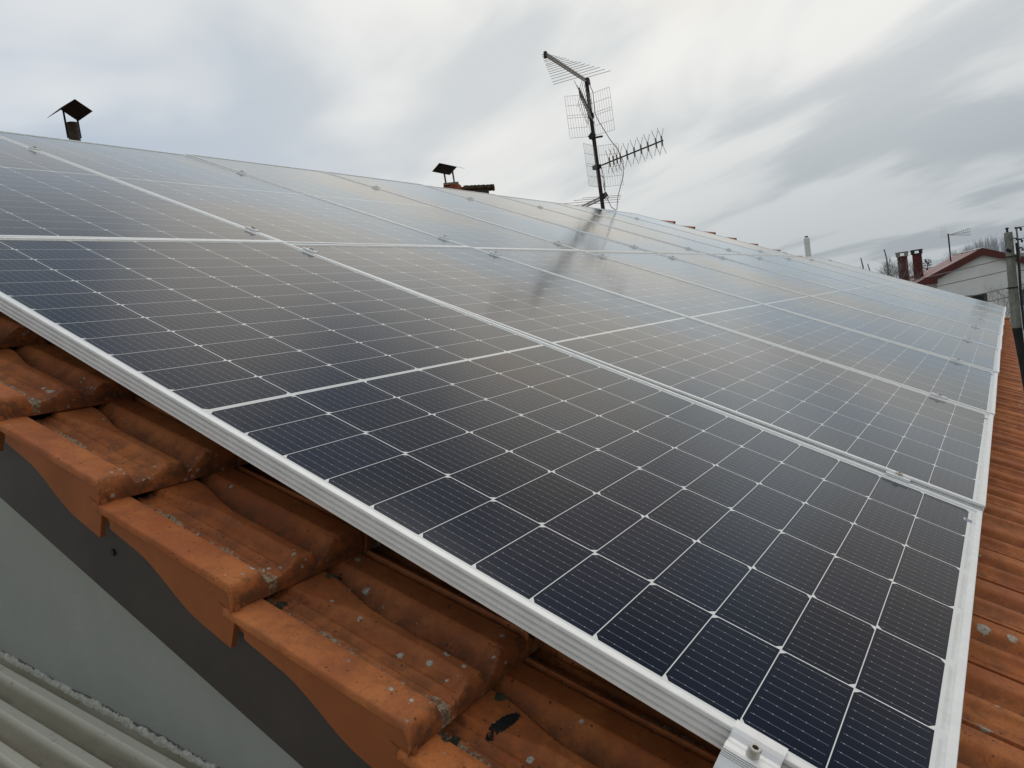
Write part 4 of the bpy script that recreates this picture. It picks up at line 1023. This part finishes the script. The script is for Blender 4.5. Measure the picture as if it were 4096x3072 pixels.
# wires away to the left, lying in front of the white gable
wires = [(-1.10, 'uppermost thin overhead wire crossing the white gable below its apex', (31.0, 6.9, -.25)),
         (-1.62, 'second overhead wire from the top across the white gable', (31.0, 6.8, -.62)),
         (-2.36, 'overhead wire leaving the black clamp of the pole to the left', (31.0, 6.7, -1.25)),
         (-2.75, 'lowest overhead wire passing just above the dark window', (31.0, 6.6, -1.62))]
for dz_, lb, e_ in wires:
    m = MB(); m.tube(sag((pt.x - .2, pt.y + .15, ztop + dz_), e_, .06), .020, 6)
    tag(m.build('overhead_wire', M_CABLE), lb, 'wire', 'overhead wires running left from the pole')
for dz_, lb in ((.13, 'top overhead wire leaving the pole to the right'), (-.36, 'second overhead wire leaving the pole to the right'), (-.72, 'third overhead wire leaving the pole to the right'), (-1.7, 'wire running right from the pole in front of the red fascia'), (-2.3, 'wire running right from the pole across the white wall'), (-2.75, 'lowest wire running right from the pole across the white wall')):
    m = MB(); m.tube(sag((pt.x - .15, pt.y - .3, ztop + dz_), (pt.x - 3, pt.y - 22, ztop + dz_ + .5), .10), .018, 6)
    tag(m.build('overhead_wire', M_CABLE), lb, 'wire', 'overhead wires running right from the pole')

# ------------------------------------------------------------------ winter trees
def bare(mb, p, d, L, r, depth, spread, up=.25, seg=3):
    pts = [Vector(p)]; dcur = Vector(d).normalized()
    for i in range(seg):
        dcur = (dcur + Vector((random.gauss(0, .10), random.gauss(0, .10), random.gauss(0, .06) + up * .12))).normalized()
        pts.append(pts[-1] + dcur * (L / seg))
    mb.tube(pts, [r * (1 - .5 * i / seg) for i in range(seg + 1)], 4 if depth > 1 else 3, cap=False)
    if depth <= 0: return
    for i in range(random.choice((3, 4, 4, 5))):
        t = random.uniform(.35, 1.0); k_ = min(int(t * seg), seg - 1); q = pts[k_].lerp(pts[k_ + 1], t * seg - k_)
        a = random.uniform(0, 2 * math.pi); side_ = Vector((math.cos(a), math.sin(a), 0))
        nd = (dcur * (1 - spread) + side_ * spread + Vector((0, 0, up))).normalized()
        bare(mb, q, nd, L * random.uniform(.5, .72), r * .55, depth - 1, spread, up, seg)
def at(azd, dist): return Vector((OX + dist * math.cos(R_(azd)), OY + dist * math.sin(R_(azd)), GZ))
def tree(name, azd, dist, topz, r, spread, depth, mat, label, cat, group=None, up=.25, crown_from=.35):
    b0_ = at(azd, dist); hgt = topz - GZ
    e = empty(name, tuple(b0_)); tag(e, label, cat, group)
    m = MB(); m.tube([b0_, b0_ + Vector((0, 0, hgt * crown_from)), b0_ + Vector((random.gauss(0, .1), random.gauss(0, .1), hgt * .97))], [r, r * .75, r * .12], 6); child(m, 'trunk', mat, e)
    m = MB()
    for i in range(int(16)):
        t = random.uniform(crown_from, .93); q = b0_ + Vector((0, 0, hgt * t)); a = random.uniform(0, 2 * math.pi)
        dv = Vector((math.cos(a) * spread, math.sin(a) * spread, 1 - spread * .5)).normalized()
        bare(m, q, dv, hgt * (1.02 - t) * .55 + .3, r * .35, depth, spread * .6, up)
    child(m, 'crown', mat, e); return e
for i, (a_, tz) in enumerate(((2.75, 1.6), (2.35, 1.9), (1.95, 2.0), (1.55, 2.6), (1.2, 2.7), (.85, 2.6), (.5, 2.7), (.15, 2.4), (-1.2, 2.4), (-1.7, 2.6))):
    tree('poplar_tree', a_, 120 + (i % 3) * 6, tz, .10, .30, 2, M_BARKHAZE, ['bare bushy tree low behind the ridge of the red roof, leftmost of the row', 'second bare tree of the row behind the red roof', 'tall bare poplar left of the gable peak, left of two', 'tall bare poplar left of the gable peak, right of two',
         'bare poplar straight behind the gable peak', 'bare poplar just right of the gable peak', 'bare poplar left beside the pole top', 'bare poplar hidden partly by the concrete pole', 'bare tree behind the grey roof, right of the pole', 'bare tree behind the grey roof at the picture edge'][i], 'tree', 'bare winter trees behind the white house', up=.5)
# slim shoots left of the chimneys
for i, (a_, tz, rr) in enumerate(((8.72, .25, .05), (8.1, 1.55, .07), (8.35, 1.1, .06), (7.9, 1.15, .06), (6.95, 1.85, .07), (6.72, 1.1, .05))):
    b0_ = at(a_, 50); b0_.z = -1.5; e = empty('pollard_shoot', tuple(b0_)); tag(e, ['tiny bare shoot left of the group beside the roof edge', 'tallest middle shoot of the three bare shoots on the skyline', 'left shoot of the three bare shoots on the skyline', 'right shoot of the three bare shoots on the skyline', 'tall crooked bare shoot left of the red chimneys', 'short bare shoot leaning beside the crooked one'][i], 'tree', 'bare shoots on the skyline')
    m = MB(); pts_ = [b0_]; 
    for j in range(6): pts_.append(pts_[-1] + Vector((random.gauss(0, .03), random.gauss(0, .06), (tz + 1.5) / 6)))
    m.tube(pts_, [rr * (1.1 - .11 * j) for j in range(7)], 6)
    for j in range(3): bare(m, pts_[2 + j], Vector((0, random.choice((-1, 1)) * .4, 1)), .5, rr * .25, 1, .3)
    child(m, 'trunk', M_BARK, e)
tree('thicket_bush', 6.35, 62, 1.0, .06, .7, 3, M_BARK, 'grey leafless bush left of the first red chimney', 'bush', up=.2, crown_from=.5)
tree('thicket_bush', 5.5, 75, .9, .06, .7, 3, M_BARK, 'leafless twigs between the two red chimneys', 'bush', 'leafless bushes', up=.2, crown_from=.5)
for i, (a_, tz) in enumerate(((.72, -1.35), (.2, -1.3), (-.75, -1.0), (-1.25, -.6))):
    tree('garden_shrub', a_, 50, tz, .025, .7, 2, M_BARK, ['bare shrub in front of the white wall left of the pole', 'low bare shrub against the white wall beside the pole', 'bare shrub right behind the concrete pole', 'bare shrub at the right picture edge'][i], 'shrub', 'bare garden shrubs by the white wall', up=.25, crown_from=.3)
# conifer behind the second chimney
cb = at(4.45, 85); cb.z = -4.0; ce = empty('conifer', tuple(cb)); tag(ce, 'dark green conifer peeking out right of the second red chimney', 'tree')
m = MB(); m.tube([cb, cb + Vector((0, 0, 5.0))], [.14, .03], 6); child(m, 'trunk', M_BARK, ce)
m = MB()
for i in range(420):
    z_ = random.uniform(1.2, 5.25); rad = (5.5 - z_) * .33 + .15; a = random.uniform(0, 2 * math.pi); rr = rad * random.uniform(.3, 1)
    q = cb + Vector((math.cos(a) * rr, math.sin(a) * rr, z_)); s_ = random.uniform(.1, .26)
    d1_ = Vector((math.cos(a), math.sin(a), random.uniform(-.2, .6))) * s_; d2_ = Vector((-math.sin(a), math.cos(a), random.uniform(-.3, .3))) * s_ * .5
    m.add([q - d2_, q + d1_, q + d2_, q - d1_ * .4], [(0, 1, 2, 3)])
child(m, 'crown', M_PINE, ce)
